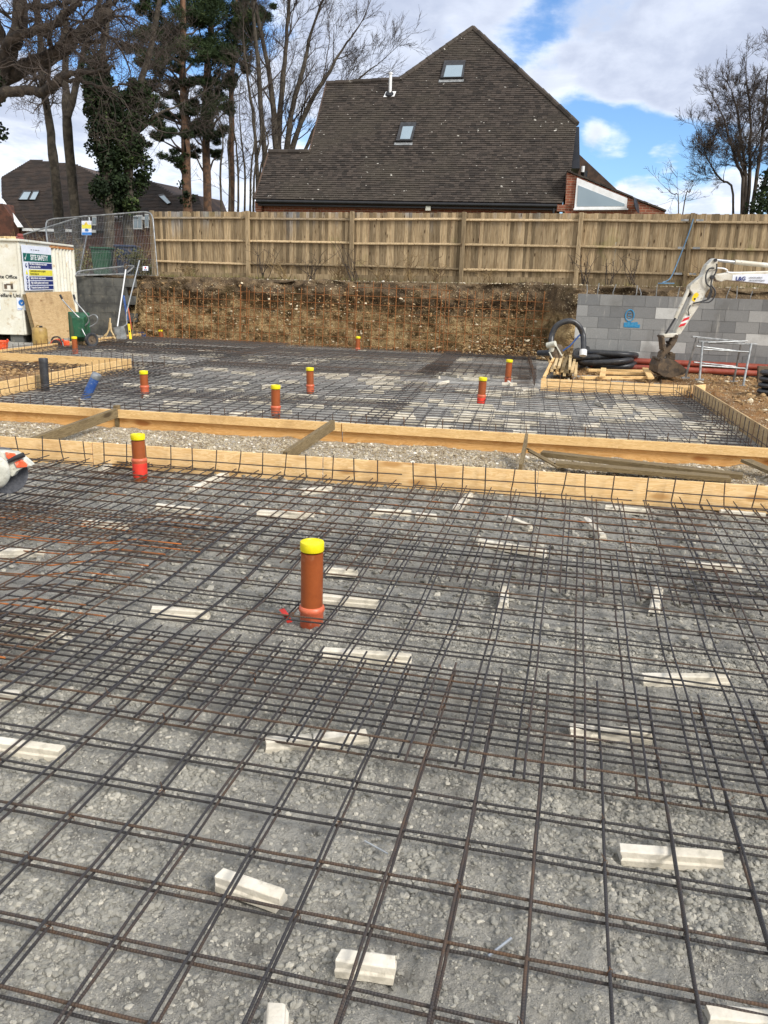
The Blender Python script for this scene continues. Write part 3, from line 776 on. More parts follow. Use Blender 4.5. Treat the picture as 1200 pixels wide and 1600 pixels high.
form(-2.36, 2.24, 'pine railed edge form right of the second weathered strut, the longest in view')
board('edge_board', B(2.22, -.35), B(2.22, 5.4), .225, .02, M_ply2, label='grey-brown side board of the far slab next to the orange soil', cat='edge board', side=-1)
board('edge_board', B(-.2, 5.4), B(2.2, 5.4), .2, .02, M_ply, label='short pale edge board in front of the excavator bucket', cat='edge board', side=1)
board('edge_board', B(2.2, 5.4, .0), B(2.48, 5.72, 0), .2, .02, M_ply, label='offcut board closing the corner by the side board', cat='edge board', side=1)
board('edge_board', npv(-10.98, 13.9, .0), npv(-11.26, 20.1, 0), .16, .022, M_pine, label='pine edge board below the tools at the far left', cat='edge board', side=1)
board('edge_board', npv(-7.5, 8.7, 0), npv(-7.74, 13.42, 0), .205, .045, M_pine, label='pine notch board with the black pipe in front of it', cat='edge board', side=1)
board('edge_board', npv(-11.3, 13.22, 0), npv(-7.8, 13.38, 0), .2, .045, M_pine, label='pine board along the back of the notch at the left', cat='edge board')
board('edge_board', npv(-14.6, 13.9, 0), npv(-11.0, 13.95, 0), .2, .03, M_pine, label='pine board running off the left edge by the orange bucket', cat='edge board')
# struts and planks in the strip
SG = 'timber struts across the gravel strip'
board('strut', G(52, 700, .06), G(182, 652, .15), .1, .05, M_oldwood, label='weathered timber strut across the strip near the left edge', cat='timber strut', group=SG)
board('stake', G(183, 667, .0)+npv(0, -.0, 0), G(183, 667, .0)+npv(0, -.02, .24), .07, .05, M_oldwood, label='short weathered stake at the joint of the first two forms', cat='timber stake')
board('strut', G(446, 722, .06), G(520, 671, .16), .1, .05, M_oldwood, label='weathered timber strut across the strip at its middle', cat='timber strut', group=SG)
board('strut', G(812, 742, .06), G(822, 692, .17), .1, .03, M_oldwood, label='thin upright-set strut beside the loose planks', cat='timber strut', group=SG)
board('strut', G(1165, 722, .12), G(1235, 752, .1), .03, .11, M_oldwood, label='flat weathered offcut at the right edge of the strip', cat='timber offcut')
board('strut', B(2.26, -.45, .19), B(2.9, -1.0, .12), .16, .03, M_oldwood, label='brown board bracing the end of the far form at the right edge', cat='timber brace')
board('plank', G(846, 712, .1), G(1160, 748, .09), .045, .12, M_oldwood, label='upper loose plank lying in the strip on the right', cat='plank')
board('plank', G(868, 728, .09), G(1140, 752, .08), .04, .13, M_oldwood, label='lower loose plank with a splintered left end in the strip', cat='plank')
for a, b, l in [((826, 706), (872, 732), 'upper'), ((824, 702), (866, 726), 'lower')]:
    board('stick', G(*a, .16), G(*b, .1), .015, .025, M_oldwood, label=f'{l} split stick leaning beside the thin strut', cat='stick')

# ------------------------------------------------------------------ drain pipes
PG = 'capped brown drain pipes standing through the mesh'
def drain(px, py, top, label, lean=(0, 0), collar=.06, red=False, cn=28, sock=True):
    p = G(px, py); t = thing('drain_pipe', p, label, 'drain pipe', PG)
    ax = unit((lean[0], lean[1], 1)); h = top
    MB().lathe([(.055, -.05), (.055, h-.055)], (0, 0, 0), ax, cn).build('pipe_body', M_terr, t, smooth=True)
    MB().lathe([(.0575, h-.046), (.0592, h-.042), (.0592, h-.006), (.0575, h-.001), (.040, h+.001), (.038, h-.003), (0.0, h-.003)], (0, 0, 0), ax, cn).build('cap', M_yel, t, smooth=True, angle=50)
    z = collar
    MB().lathe([(.058, z-.06), (.0585, z+.015), (.064, z+.022), (.0655, z+.034), (.061, z+.046), (.0555, z+.05)], (0, 0, 0), ax, cn).build('collar', M_terr2, t, smooth=True, angle=50)
    if red:
        MB().lathe([(.0595, z-.11), (.060, z-.04), (.0605, z+.005)], (0, 0, 0), ax, cn).build('tape', M_red, t, smooth=True)
    return t
drain(487, 974, .435, 'brown capped drain pipe standing alone in the nearest mesh', collar=.05, cn=40)
drain(220, 752, .40, 'brown capped drain pipe with red wrapped foot behind the near mesh on the left', (-.03, .02), .15, True)
drain(227, 622, .38, 'brown capped drain pipe right of the leaning blue pipe', (-.02, .0), .13)
drain(431, 655, .42, 'brown capped drain pipe just behind the far timber form', (0, 0), .12)
drain(485, 616, .40, 'scuffed brown capped drain pipe, third back from the middle strut', (-.03, 0), .1)
drain(751, 636, .42, 'brown capped drain pipe with bright red collar on the right half of the far slab', (.02, 0), .13, True)
drain(793, 598, .41, 'dusty brown capped drain pipe nearest the batten stack', (.02, 0), .04)
drain(559, 549, .36, 'brown capped drain pipe right in front of the rusty bank mesh', (0, 0), .04)
drain(118, 553, .36, 'brown capped drain pipe in front of the wheelbarrow', (-.02, 0), .04)
drain(253, 533, .29, 'leaning brown capped drain pipe at the foot of the grey block return', (-.12, 0), .0)
def plainpipe(px, py, L, ax, m, mc, label, r=.06):
    p = G(px, py); t = thing('service_pipe', p, label, 'service pipe')
    MB().lathe([(r, -.05), (r, L-.05)], (0, 0, 0), ax, 28).build('pipe_body', m, t, smooth=True)
    MB().lathe([(r+.003, L-.07), (r+.004, L-.01), (r, L), (0, L)], (0, 0, 0), ax, 28).build('cap', mc, t, smooth=True)
plainpipe(71, 611, .47, (0, .02, 1), M_blk, M_darkgrey, 'black upright service pipe at the left, grey tape round its top')
plainpipe(133, 624, .40, (.5, .1, .95), M_blue, M_grey, 'blue service pipe leaning to the right out of the mesh')

# ------------------------------------------------------------------ concrete spacers
def spacer_mesh(L, broken=0):
    prof = [(-.026, 0), (.026, 0), (.025, .022), (.0195, .027), (.0185, .047), (.014, .050), (-.014, .050), (-.0185, .047), (-.0195, .027), (-.025, .022)]
    mb = MB(); n = len(prof); k = 5; vs = []
    for i in range(k+1):
        x = L*i/k
        for (y, z) in prof:
            e = 0
            if i in (0, k): e = random.uniform(-.006, .006)
            vs.append((x+e, y+random.uniform(-.0008, .0008), z+random.uniform(-.0008, .0008)))
    fs = []
    for i in range(k):
        for j in range(n):
            j2 = (j+1) % n
            fs.append((i*n+j, (i+1)*n+j, (i+1)*n+j2, i*n+j2))
    fs.append(tuple(range(n))); fs.append(tuple(range(k*n, (k+1)*n))[::-1])
    fs = [f[::-1] for f in fs]
    mb.add(vs, fs)
    return mb
SPG = 'cream concrete spacer bars under the mesh'
def spacer(p0, p1, label, group=SPG, s=1.15, roll=0.):
    p0 = np.array(p0); p1 = np.array(p1); d = p1-p0; L = float(np.linalg.norm(d[:2]))
    o = spacer_mesh(L).build('concrete_spacer', M_spacer, bevel=.0015)
    o.location = tuple(p0); o.rotation_euler = (roll, -math.atan2(d[2], L), math.atan2(d[1], d[0])); o.scale = (1, s, .92)
    tag(o, label, 'concrete spacer', group)
SP = [
    ((344, 1378), (441, 1412), 'slanted cream concrete spacer in the front left of the mesh'),
    ((528, 1508), (618, 1520), 'short cream concrete spacer crossed by a double bar near the bottom edge'),
    ((432, 1584), (428, 1640), 'cream concrete spacer end-on, cut by the bottom edge left of centre'),
    ((966, 1338), (1126, 1350), 'long clean cream concrete spacer at the front right, crossed by one bar'),
    ((1102, 1597), (1205, 1606), 'cream concrete spacer cut by the bottom right corner'),
    ((-25, 1165), (98, 1182), 'cream concrete spacer cut by the left edge beside the mesh lap'),
    ((414, 1168), (487, 1163), 'left one of two broken spacer pieces below the tall near pipe'),
    ((489, 1163), (573, 1155), 'right one of two broken spacer pieces below the tall near pipe'),
    ((504, 1024), (642, 1034), 'long cream concrete spacer just below the tall near pipe'),
    ((890, 1146), (1016, 1154), 'dirty cream spacer under the mesh lap on the right'),
    ((1002, 1065), (1137, 1066), 'long cream concrete spacer on bare ground right of the mesh lap'),
    ((504, 938), (592, 946), 'cream concrete spacer directly right of the foot of the tall near pipe'),
    ((238, 958), (326, 964), 'cream concrete spacer left of the red ribbon by the tall near pipe'),
    ((-10, 975), (105, 1000), 'stained cream spacer under the rusty crossing at the left edge'),
    ((-10, 867), (70, 866), 'cream spacer at the left edge below the saw'),
    ((786, 950), (787, 922), 'small stub of spacer standing end-on right of centre'),
    ((1022, 958), (1028, 922), 'narrow broken spacer lying away from the viewer on the right'),
    ((790, 812), (830, 828), 'slanted cream spacer behind the rusty bars right of centre'),
    ((915, 815), (942, 843), 'slanted cream spacer pair piece pointing down to the right'),
    ((748, 850), (852, 868), 'long cream spacer under rusty bars behind the small stub'),
    ((1068, 886), (1158, 893), 'cream spacer near the right edge under the denser mesh'),
    ((712, 797), (734, 776), 'cream spacer piece standing tilted before the near plywood board'),
    ((578, 802), (642, 805), 'cream spacer left one of the pair below the near plywood board'),
    ((650, 808), (682, 811), 'short cream spacer right one of the pair below the near plywood board'),
    ((402, 804), (492, 808), 'cream spacer left of the pair below the near plywood board'),
    ((245, 794), (312, 802), 'cream spacer below the pipe with the red wrapped foot'),
    ((470, 771), (517, 766), 'cream spacer piece by the near board left of centre'),
    ((300, 768), (362, 738), 'thin cream spacer slanting up to the near board'),
    ((508, 894), (560, 898), 'cream spacer behind the tall near pipe'),
    ((-20, 1092), (32, 1093), 'cream spacer cut by the left edge under orange rusty bars'),
    ((946, 796), (1012, 803), 'cream spacer at the foot of the near board on the right'),
    ((1125, 803), (1195, 809), 'cream spacer at the foot of the near board at the right edge'),
    ((158, 735), (192, 722), 'cream spacer between saw and red footed pipe'),
    ((130, 820), (205, 826), 'cream spacer below and right of the saw'),
]
for a, b, l in SP: spacer(G(*a, .01)-npv(0, 0, .011), G(*b, .01)-npv(0, 0, .011), l)
far_pts = []
SPM = spacer_mesh(.38).build('concrete_spacer', M_spacer)
SPF = 'cream concrete spacer bars scattered under the mesh of the far slab'
SPL = 'cream concrete spacer strip glimpsed under the mesh of the far slab'
cnt = 0
def far_spacer(u, v, s, a, z=.008):
    global cnt
    o = SPM if cnt == 0 else SPM.copy()
    if cnt: col.objects.link(o)
    cnt += 1
    o.location = tuple(B(u, v, z)); o.rotation_euler = (0, 0, a); o.scale = (s, 1.05, 1.)
    tag(o, SPL, 'concrete spacer', SPF)
for k in range(180):
    if k < 60: u, v = random.uniform(-2.2, 2.0), random.uniform(.2, 5.1)
    elif k < 130: u, v = random.uniform(-6.5, -.4), random.uniform(.4, 7)
    else: u, v = random.uniform(-10.7, -.6), random.uniform(5.2, 11.3)
    a = random.gauss(.05, .06) if random.random() < .8 else random.uniform(-1.5, 1.5)
    far_spacer(u, v, random.uniform(.5, 1.5), a)

# small litter on the bed
def rod(p0, p1, r, label, m=M_silver, name='steel_pin', cat='steel pin'):
    p0 = np.array(p0); p1 = np.array(p1); mid = (p0+p1)/2
    mb = MB().tube([p0-mid, (p1-p0)*.97+p0-mid, p1-mid], [r, r, r*1.05], 8)
    o = mb.build(name, m, smooth=True); o.location = tuple(mid); tag(o, label, cat)
rod(G(570, 1314, .02), G(606, 1334, .02), .003, 'thin bright steel pin lying on the bed left of centre')
rod(G(763, 1494, .02), G(799, 1466, .03), .004, 'bright steel pin slanting under a bar near the bottom')
rib = MB()
pp = smoothpath([G(440, 952, .05), G(446, 960, .07), G(449, 966, .04), G(453, 973, .02)], 4)
for i in range(len(pp)-1):
    w = npv(.012, .004, .004)
    rib.add([pp[i]-w, pp[i]+w, pp[i+1]+w, pp[i+1]-w, pp[i]-w+npv(0, 0, .002), pp[i]+w+npv(0, 0, .002), pp[i+1]+w+npv(0, 0, .002), pp[i+1]-w+npv(0, 0, .002)], [(0, 1, 2, 3), (7, 6, 5, 4), (0, 4, 5, 1), (1, 5, 6, 2), (2, 6, 7, 3), (3, 7, 4, 0)])
tag(rib.build('ribbon', M_red), 'scrap of red ribbon left of the tall near pipe', 'ribbon')

# ------------------------------------------------------------------ cut-off saw (left edge)
def saw():
    p = G(12, 782, .1); t = thing('disc_cutter', p, 'grey and orange cut-off saw with a worn disc at the left edge', 'cut-off saw')
    f = -unit((p-CAM)*npv(1, 1, 0)); r = unit(np.cross(npv(0, 0, 1), f))   # faces the viewer
    r = unit((_r0)); f = unit(np.cross(r, (0, 0, 1)))
    dpt = float((p-CAM)@_f)
    def W(px, py, off=0.): return AT(px, py, dpt)+f*off
    c = W(3, 737)
    MB().lathe([(0, 0), (.14, 0), (.142, .002), (.142, .006), (.14, .008), (0, .008)], c-f*.05, f, 48)
    mb = MB().lathe([(.001, 0), (.03, 0), (.168, .001), (.17, .003), (.168, .005), (.001, .005)], c-f*.04, f, 56); put(mb, 'cutting_disc', M_disc, t, smooth=True)
    # guard: arc shell round the upper right of the disc
    pts = [(-40, 716), (-14, 702), (8, 702), (30, 704), (45, 715), (56, 725), (42, 728), (32, 734), (26, 742), (10, 735), (-20, 735)]
    poly = [W(x, y, .0) for x, y in pts]
    mb = MB().prism(poly, f*.07); put(mb, 'guard', M_pale, t, bevel=.008)
    for q in ([(16, 703), (31, 705), (33, 710), (23, 715), (18, 711)], [(30, 719), (41, 714), (50, 722), (49, 726), (34, 727)], [(-20, 704), (4, 704), (2, 709), (-20, 709)]):
        mb = MB().prism([W(x, y, .071) for x, y in q], f*.012); put(mb, 'guard_patch', M_oran, t, bevel=.004)
    mb = MB().lathe([(.001, 0), (.10, 0), (.125, .02), (.13, .05), (.11, .075), (.07, .085), (.001, .088)], W(-2, 731, .068), f, 32); put(mb, 'clutch_cover', M_pale, t, smooth=True, angle=60)
    mb = MB().tube([W(22, 717, .10), W(34, 711, .10), W(47, 706, .10)], [.013, .017, .018], 12); put(mb, 'guard_handle', M_darkgrey, t, smooth=True)
    mb = MB().lathe([(.001, 0), (.012, 0), (.012, .012), (.001, .014)], W(21, 717, .10), f, 12); put(mb, 'bolt', M_silver, t, smooth=True)
    mb = MB().boxf(W(-95, 745, -.1), r*.36, npv(0, 0, .2), f*.24); put(mb, 'engine_housing', M_oran, t, bevel=.03)
    mb = MB().tube(smoothpath([W(-90, 735, 0), W(-85, 690, 0), W(-55, 680, 0), W(-35, 705, 0)], 6), .016, 10); put(mb, 'front_handle', M_blk, t, smooth=True)
saw()

# ------------------------------------------------------------------ close-boarded fence
FA, FBq = npv(-11.6, 22.0, 0), npv(4.5, 20.6, 0)
FD = unit(FBq-FA); FN = npv(FD[1], -FD[0], 0)          # FN looks towards the site
def fpos(px, py=380): return float((VP(px, py, FA, FBq)-FA)@FD)
def fz(s): return 1.63+.0125*max(0, s)
def ftop(s): return 3.37
fence = thing('boarded_fence', FA+npv(0, 0, 1.6), 'long close-boarded timber fence with three rails on top of the earth bank', 'fence')
ps = [fpos(x) for x in (241, 389, 551, 724, 905, 1077)]
ps += [ps[-1]+2.75, ps[-1]+5.5, ps[-1]+8.2]
AGES = [.25, .3, .2, .0, -.75, -.7, -.6, -.6]
PINEY = [.7, .5, .5]
for i, s in enumerate(ps):
    p = FA+FD*s+FN*.06; zt = ftop(s)+.01
    ag = (AGES+[-.6])[min(i, 7)] if i not in (3,) else -.6
    mb = MB().boxf(p-FD*.05-FN*.05+npv(0, 0, fz(s)-.3), FD*.1, FN*.1, npv(0, 0, zt-fz(s)+.3), r=random.random(), ag=ag-.1)
    put(mb, 'post', M_fence, fence, bevel=.006)
for i in range(len(ps)-1):
    s0, s1 = ps[i]+.05, ps[i+1]-.05; ag = AGES[i]; mb = MB(); s = ps[i]; s9 = ps[i+1]
    while s < s9:
        wd = min(random.uniform(.092, .108), s9-s+.01); zt = ftop(s)+random.uniform(-.012, .006); zb = fz(s)+.06+random.uniform(-.02, .02)
        t = random.uniform(-.002, .002); a = FA+FD*s-FN*.03
        # feather-edged board: thin edge tucked under its neighbour
        mb.boxf(a+npv(0, 0, zb), FD*wd+FN*.012, FN*random.uniform(.009, .014), npv(0, 0, zt-zb)+FD*t*3, r=random.uniform(.01, 1), ag=ag+random.uniform(-.4, .4))
        s += wd-.012+(.01 if random.random() < .3 else 0)
    put(mb, 'board_panel', M_fence, fence)
    for zr in (3.17, 2.58, 2.0):
        z0, z1 = zr+random.uniform(-.02, .02), zr+random.uniform(-.02, .02)
        a = FA+FD*s0+npv(0, 0, z0); b = FA+FD*s1+npv(0, 0, z1)
        mb = MB().prism([a, a+FN*.05+npv(0, 0, .012), a+FN*.05+npv(0, 0, .03), a+npv(0, 0, .066)], b-a, r=random.random(), ag=ag+.1)
        put(mb, 'rail', M_fence, fence)
    a = FA+FD*s0+FN*.005+npv(0, 0, fz(s0)-.35); b = FA+FD*s1+FN*.005+npv(0, 0, fz(s1)-.35)
    mb = MB().boxf(a, b-a, FN*.022, npv(0, 0, .47), r=random.random(), ag=-.9)
    put(mb, 'gravel_board', M_fence, fence)
# repair brackets and blue strap round the sixth post
s = ps[5]; p = FA+FD*s+FN*.13
for zr in (3.2, 2.6, 2.03):
    mb = MB().boxf(p-FD*.24+npv(0, 0, zr), FD*.16, FN*.015, npv(0, 0, .045)); put(mb, 'rail_bracket', M_grey, fence)
    mb = MB().boxf(p+FD*.08+npv(0, 0, zr), FD*.16, FN*.015, npv(0, 0, .045)); put(mb, 'rail_bracket', M_grey, fence)
mb = MB()
q0 = FA+FD*(s+.02)+FN*.14
mb.tube(smoothpath([q0+npv(0, 0, 3.25), q0-FD*.07+npv(0, 0, 2.9), q0-FD*.2+npv(0, 0, 2.4), q0-FD*.34+FN*.1+npv(0, 0, 1.95), q0-FD*.5+FN*.2+npv(0, 0, 1.84), q0-FD*.25+FN*.25+npv(0, 0, 1.83), q0-FD*.6+FN*.3+npv(0, 0, 1.82)], 5), .014, 7)
tag(mb.build('strap', M_strap, smooth=True), 'blue strap tied down the fence post above the excavator arm', 'strap')

# dry stems and weeds along the fence foot
def stems(name, label, s, n, h, spread, m, group=None, cat='shrub', lean=.5, r0=.010):
    base = FA+FD*s+FN*.35; base[2] = fz(s)-.02
    mb = MB()
    for k in range(n):
        b = base+FD*random.uniform(-.12, .12)+FN*random.uniform(-.1, .1)
        d = FD*random.gauss(0, spread)+FN*random.uniform(-.05, .22)
        hh = h*random.uniform(.45, 1.05)
        pts = [b]
        for j in range(1, 5):
            t = j/4
            pts.append(b+d*hh*t+npv(0, 0, hh*(t-lean*.45*t*t))+npv(*RNG.normal(size=3))*.018)
        mb.tube(pts, [r0*(1-.7*j/4) for j in range(5)], 4)
        for q in range(random.randint(1, 4)):
            a = pts[random.randint(1, 3)]
            e = a+FD*random.gauss(0, .16)+npv(0, 0, random.uniform(0, .2))+FN*random.uniform(-.03, .12)
            mb.tube([a, (a+e)/2+npv(0, 0, .02), e], [r0*.5, r0*.4, r0*.3], 3)
    tag(mb.build(name, m), label, cat, group)
for i, (s, n, h, sp, dark) in enumerate([(1.1, 14, .5, .6, 0), (3.35, 9, 1.3, .28, 1), (4.0, 12, .7, .6, 0), (4.75, 9, 1.0, .4, 1), (5.5, 16, .75, .6, 0), (5.95, 8, 1.35, .3, 1), (6.7, 12, .7, .5, 0), (7.4, 14, .9, .5, 0), (8.15, 10, .6, .5, 0), (9.4, 8, .45, .5, 0), (11.8, 7, 1.2, .25, 1), (12.3, 5, 1.25, .25, 1), (12.9, 6, .9, .4, 1), (14.3, 12, .6, .5, 0)]):
    L = ['low dry weed clump at the far left foot of the fence', 'dark leggy stems beside the second fence post', 'straw coloured weed clump right of the second fence post', 'thin dark stems between the second and third fence posts', 'tangled dry bramble left of the third fence post', 'dark leggy stems close by the third fence post', 'straw coloured bramble just right of the third fence post', 'tall dry bramble halfway between third and fourth fence posts', 'low dry weeds left of the fourth fence post', 'sparse dry weeds right of the fourth fence post', 'dark thin stems by the fifth fence post', 'leggy dark stems right of the fifth fence post', 'short dark stems above the block wall', 'dry tangle at the foot of the sixth fence post'][i]
    stems('dry_shrub', L, s, n, h, sp, M_twig if dark else M_bramble, 'dry stems along the foot of the fence')
# grass tufts on the bank's lip
def tufts():
    n = 2600; V = []; Fq = []; rn = []
    for k in range(n):
        x = random.uniform(-12, 5); y = 20.72+.012*(x+11)+random.uniform(0, .75)-(.9 if x > 0 else 0)
        dn = vnoise(x*1.3, y*2, 301)
        if random.random() > .35+.5*dn and x > -8: continue
        z = 1.6+.012*(x+11); h = random.uniform(.04, .16)
        a = random.uniform(0, 6.28); wv = npv(math.cos(a), math.sin(a), 0)*.006; l = npv(random.gauss(0, .05), random.gauss(0, .05), h)
        b = npv(x, y, z); i = len(V)
        V += [b-wv, b+wv, b+l]; Fq.append((i, i+1, i+2)); rn += [random.uniform(.1, 1)]*3
    o = fast_mesh('grass', np.array(V), np.array(Fq), M_scrub, rnd=np.array(rn)); o['kind'] = 'stuff'
tufts()

# ------------------------------------------------------------------ block walls
def block_wall(label, p0, p1, rows, skip=(), m=M_block, t=.14, bw=.45, bh=.225, toothed=False, z0=-.02):
    p0 = np.array(p0, float); p1 = np.array(p1, float); d = unit(p1-p0); L = np.linalg.norm(p1-p0); nrm = unit(np.cross(d, (0, 0, 1)))
    par = thing('block_wall', (p0+p1)/2, label, 'block wall')
    mb = MB(); j = .006
    for r in range(rows):
        s = -bw/2 if r % 2 else 0
        while s < L-.01:
            a = max(s, 0); b = min(s+bw, L)
            if toothed and r % 2 and s+bw > L: break
            if b-a > .05:
                off = random.uniform(-.003, .003)
                mb.boxf(p0+d*(a+j/2)+nrm*off+npv(0, 0, z0+r*bh+j/2), d*(b-a-j), -nrm*t, npv(0, 0, bh-j), r=random.uniform(.01, 1))
            s += bw
    put(mb, 'block_courses', m, par)
    mb = MB().boxf(p0+d*.02-nrm*.008+npv(0, 0, z0), d*(L-.04-(bw/2 if toothed else 0)), -nrm*(t-.016), npv(0, 0, rows*bh-.01), r=.35)
    put(mb, 'mortar', m, par)
    return par, d, nrm
bw, bd, bn = block_wall('grey concrete block wall behind the excavator bucket with blue spray marks', (-.03, 17.9, 0), (6.6, 18.12, 0), 7)
bb = MB()
random.seed(11)
for s in np.arange(.15, 6.2, .3):
    if random.random() < .9:
        q = npv(-.03, 17.97, 1.5)+bd*(s+random.uniform(-.1, .1))
        bb.tube([q, q+npv(random.uniform(-.02, .02), 0, .1), q+npv(random.uniform(-.05, .05), .01, random.uniform(.18, .3))], .010, 5)
put(bb, 'wall_tie', M_grey, bw)
# blue spray: a ring with a mark inside and a block of paint under it
def wp(px, py, off=.004): return VP(px, py, (-.03, 17.9), (6.6, 18.12))+bn*off
mb = MB(); c = wp(984, 493); rx, rz = .085, .115
ring = [c+bd*rx*math.cos(a)+npv(0, 0, rz*math.sin(a)) for a in np.linspace(0, 2*math.pi, 25)]
mb.tube(ring, .012, 5)
mb.tube([c+bd*.03+npv(0, 0, .05), c-bd*.03+npv(0, 0, .05), c-bd*.03, c+bd*.03, c+bd*.03-npv(0, 0, .05), c-bd*.03-npv(0, 0, .05)], .009, 5)
for px in (977, 982, 988, 993):
    mb.boxf(wp(px, 511)-bd*.035, bd*.07, bn*.004, npv(0, 0, random.uniform(.08, .11)))
mb.boxf(wp(976, 511.5, .003), bd*.3, bn*.003, npv(0, 0, .07))
put(mb, 'spray_mark', M_spray, bw)

M_dblock = simple('dark_wet_block', C(98, 98, 94), C(72, 73, 72), 3., .9, .4, 40., c3=C(120, 116, 104))
wl = G(150, 527); wr = G(229, 527)
rw, rd, rn_ = block_wall('dark grey block return wall with a toothed end behind the shovel', (-14.8, 20.28, 0), (-11.5, 20.28, 0), 7, m=M_dblock, toothed=True)

# ------------------------------------------------------------------ site office unit
random.seed(23)
co = AT(41, 523, 19.0); co[2] = .22
fh = unit((-math.sin(YAW), math.cos(YAW), 0)); rh = unit((math.cos(YAW), math.sin(YAW), 0)); UZ = npv(0, 0, 1)
office = thing('site_office', co*npv(1, 1, 0), 'white steel site office unit with safety board and lettering at the left edge', 'site office')
OH = 2.09; OL = 5.0; OD = 3.2
mb = MB().boxf(co-rh*OL, rh*OL, fh*OD, UZ*OH); put(mb, 'body', M_cream, office, bevel=.015)
mb = MB()
for s in np.arange(1.9, OD, .21): mb.prism([co+fh*s+UZ*.05, co+fh*(s+.11)+UZ*.05, co+fh*(s+.085)+rh*.05+UZ*.05, co+fh*(s+.025)+rh*.05+UZ*.05], UZ*(OH-.12))
put(mb, 'corrugated_side', M_cream, office)
mb = MB().boxf(co-rh*.045-fh*.012+UZ*.02, rh*.055, fh*.05, UZ*(OH-.04)); put(mb, 'corner_post', M_cream, office, bevel=.01)
mb = MB().boxf(co-rh*OL-fh*.05+UZ*(OH-.004), rh*(OL+.05), fh*(OD+.08), UZ*.05); put(mb, 'roof_edge', M_cream, office, bevel=.01)
mb = MB().boxf(co+rh*.004+fh*1.75+UZ*(OH-.03), rh*.05, fh*1.45, -UZ*.05); put(mb, 'rust_streak', simple('rust_stain', C(176, 112, 58), C(196, 160, 110), 6., .8), office)
for q in (.1, 1.6, 3.2, 4.8):
    mb = MB().boxf(co-rh*(q+.3)-UZ*.22+fh*.06, rh*.3, fh*.4, UZ*.218, r=.3); put(mb, 'support_block', M_dblock, office)
# hatch with a padlock on the front panel
def of(px, py, off=.006): # a point on the front face
    return PL(px, py, co, fh)-fh*off
def side(px, py, off=.006): return PL(px, py, co, rh)+rh*off
a = of(6, 454); mb = MB().boxf(a, rh*.31, -fh*.02, UZ*.2); put(mb, 'hatch', M_cream, office, bevel=.008)
a = of(8, 451, .024); mb = MB().boxf(a, rh*.06, -fh*.01, UZ*.1).boxf(a+rh*.15, rh*.05, -fh*.014, UZ*.12).boxf(a+rh*.05+UZ*.085, rh*.15, -fh*.012, UZ*.03); put(mb, 'padlock', M_mud, office)
text('Site Office', .110, of(-4.5, 434.5), rh, UZ, M_black, parent=office, bold=.0018)
text('Welfare Unit', .118, of(-7.5, 463.5), rh, UZ, M_black, parent=office, bold=.0018)
a = of(27.5, 484.5); mb = MB().boxf(a, rh*.19, -fh*.004, UZ*.28); put(mb, 'notice', M_paperw, office)
c = of(34, 473, .011); mb = MB().lathe([(.07, 0), (.07, .003), (0, .003)], c, -fh, 28); put(mb, 'notice_disc', M_bprint, office)
mb = MB().prism([c-fh*.004+rh*-.03+UZ*.02, c-fh*.004+rh*.0+UZ*-.035, c-fh*.004+rh*.04+UZ*.03, c-fh*.004+rh*.03+UZ*-.01, c-fh*.004-rh*.01-UZ*.005], -fh*.002); put(mb, 'notice_mark', M_white, office)
text('Danger', .04, of(28.5, 483, .012), rh, UZ, M_bprint, parent=office)
a = of(-8, 484); mb = MB().boxf(a, rh*.14, -fh*.004, UZ*.24); put(mb, 'notice', M_paperw, office)
# safety board on the side
s0 = side(39.5, 457)[None][0]; o0 = co+fh*.06
BW, BH = 1.66, 1.2
bz = float(side(40, 454)[2]); bt = float(side(40, 383)[2])
BH = bt-bz
O = co*npv(1, 1, 0)+fh*.06+rh*.03+UZ*bz
sb = thing('safety_board', O*npv(1, 1, 0)+UZ*bz, 'white site safety board with green heading fixed to the office side', 'safety board')
mb = MB().boxf(O, fh*BW, rh*.012, UZ*BH); put(mb, 'board', M_paperw, sb)
def bar(f0, f1, w0, w1, m, nm='band', off=.0145):
    mb = MB().boxf(O+fh*BW*f0+UZ*BH*w0+rh*off, fh*BW*(f1-f0), rh*.003, UZ*BH*(w1-w0)); return put(mb, nm, m, sb)
bar(.02, .985, .645, .825, M_teal, 'heading')
bar(.17, .985, .49, .62, M_navy); bar(.17, .985, .335, .465, M_yprint); bar(.17, .985, .235, .315, M_navy); bar(.17, .985, .128, .212, M_navy); bar(.17, .985, .022, .106, M_navy)
def bt_(s, size, f, wv, m, sx=1., bold=0.): text(s, size, O+fh*BW*f+UZ*BH*wv+rh*.0195, fh, UZ, m, parent=sb, sx=sx, bold=bold)
bt_('SITE SAFETY', .165, .25, .685, M_white, 1.12, .004)
bt_('All visitors & deliveries must report', .07, .2, .572, M_white, .98, .001); bt_('to the main site office', .07, .2, .508, M_white, .98, .001)
bt_('Construction work in progress', .07, .2, .417, M_black, 1., .0); bt_('Parents keep out', .07, .2, .353, M_black)
bt_('Safety helmets must be worn', .075, .2, .256, M_white, .98, .001); bt_('High visibility jackets must be worn', .075, .2, .15, M_white, .93, .001); bt_('Protective footwear must be worn', .075, .2, .044, M_white, .95, .001)
mb = MB(); e = O+fh*BW*.05+UZ*BH*.735+rh*.019
mb.prism([e+fh*.0, e+fh*.04-UZ*.07, e+fh*.15+UZ*.09, e+fh*.05-UZ*.02], rh*.002); put(mb, 'tick', M_white, sb)
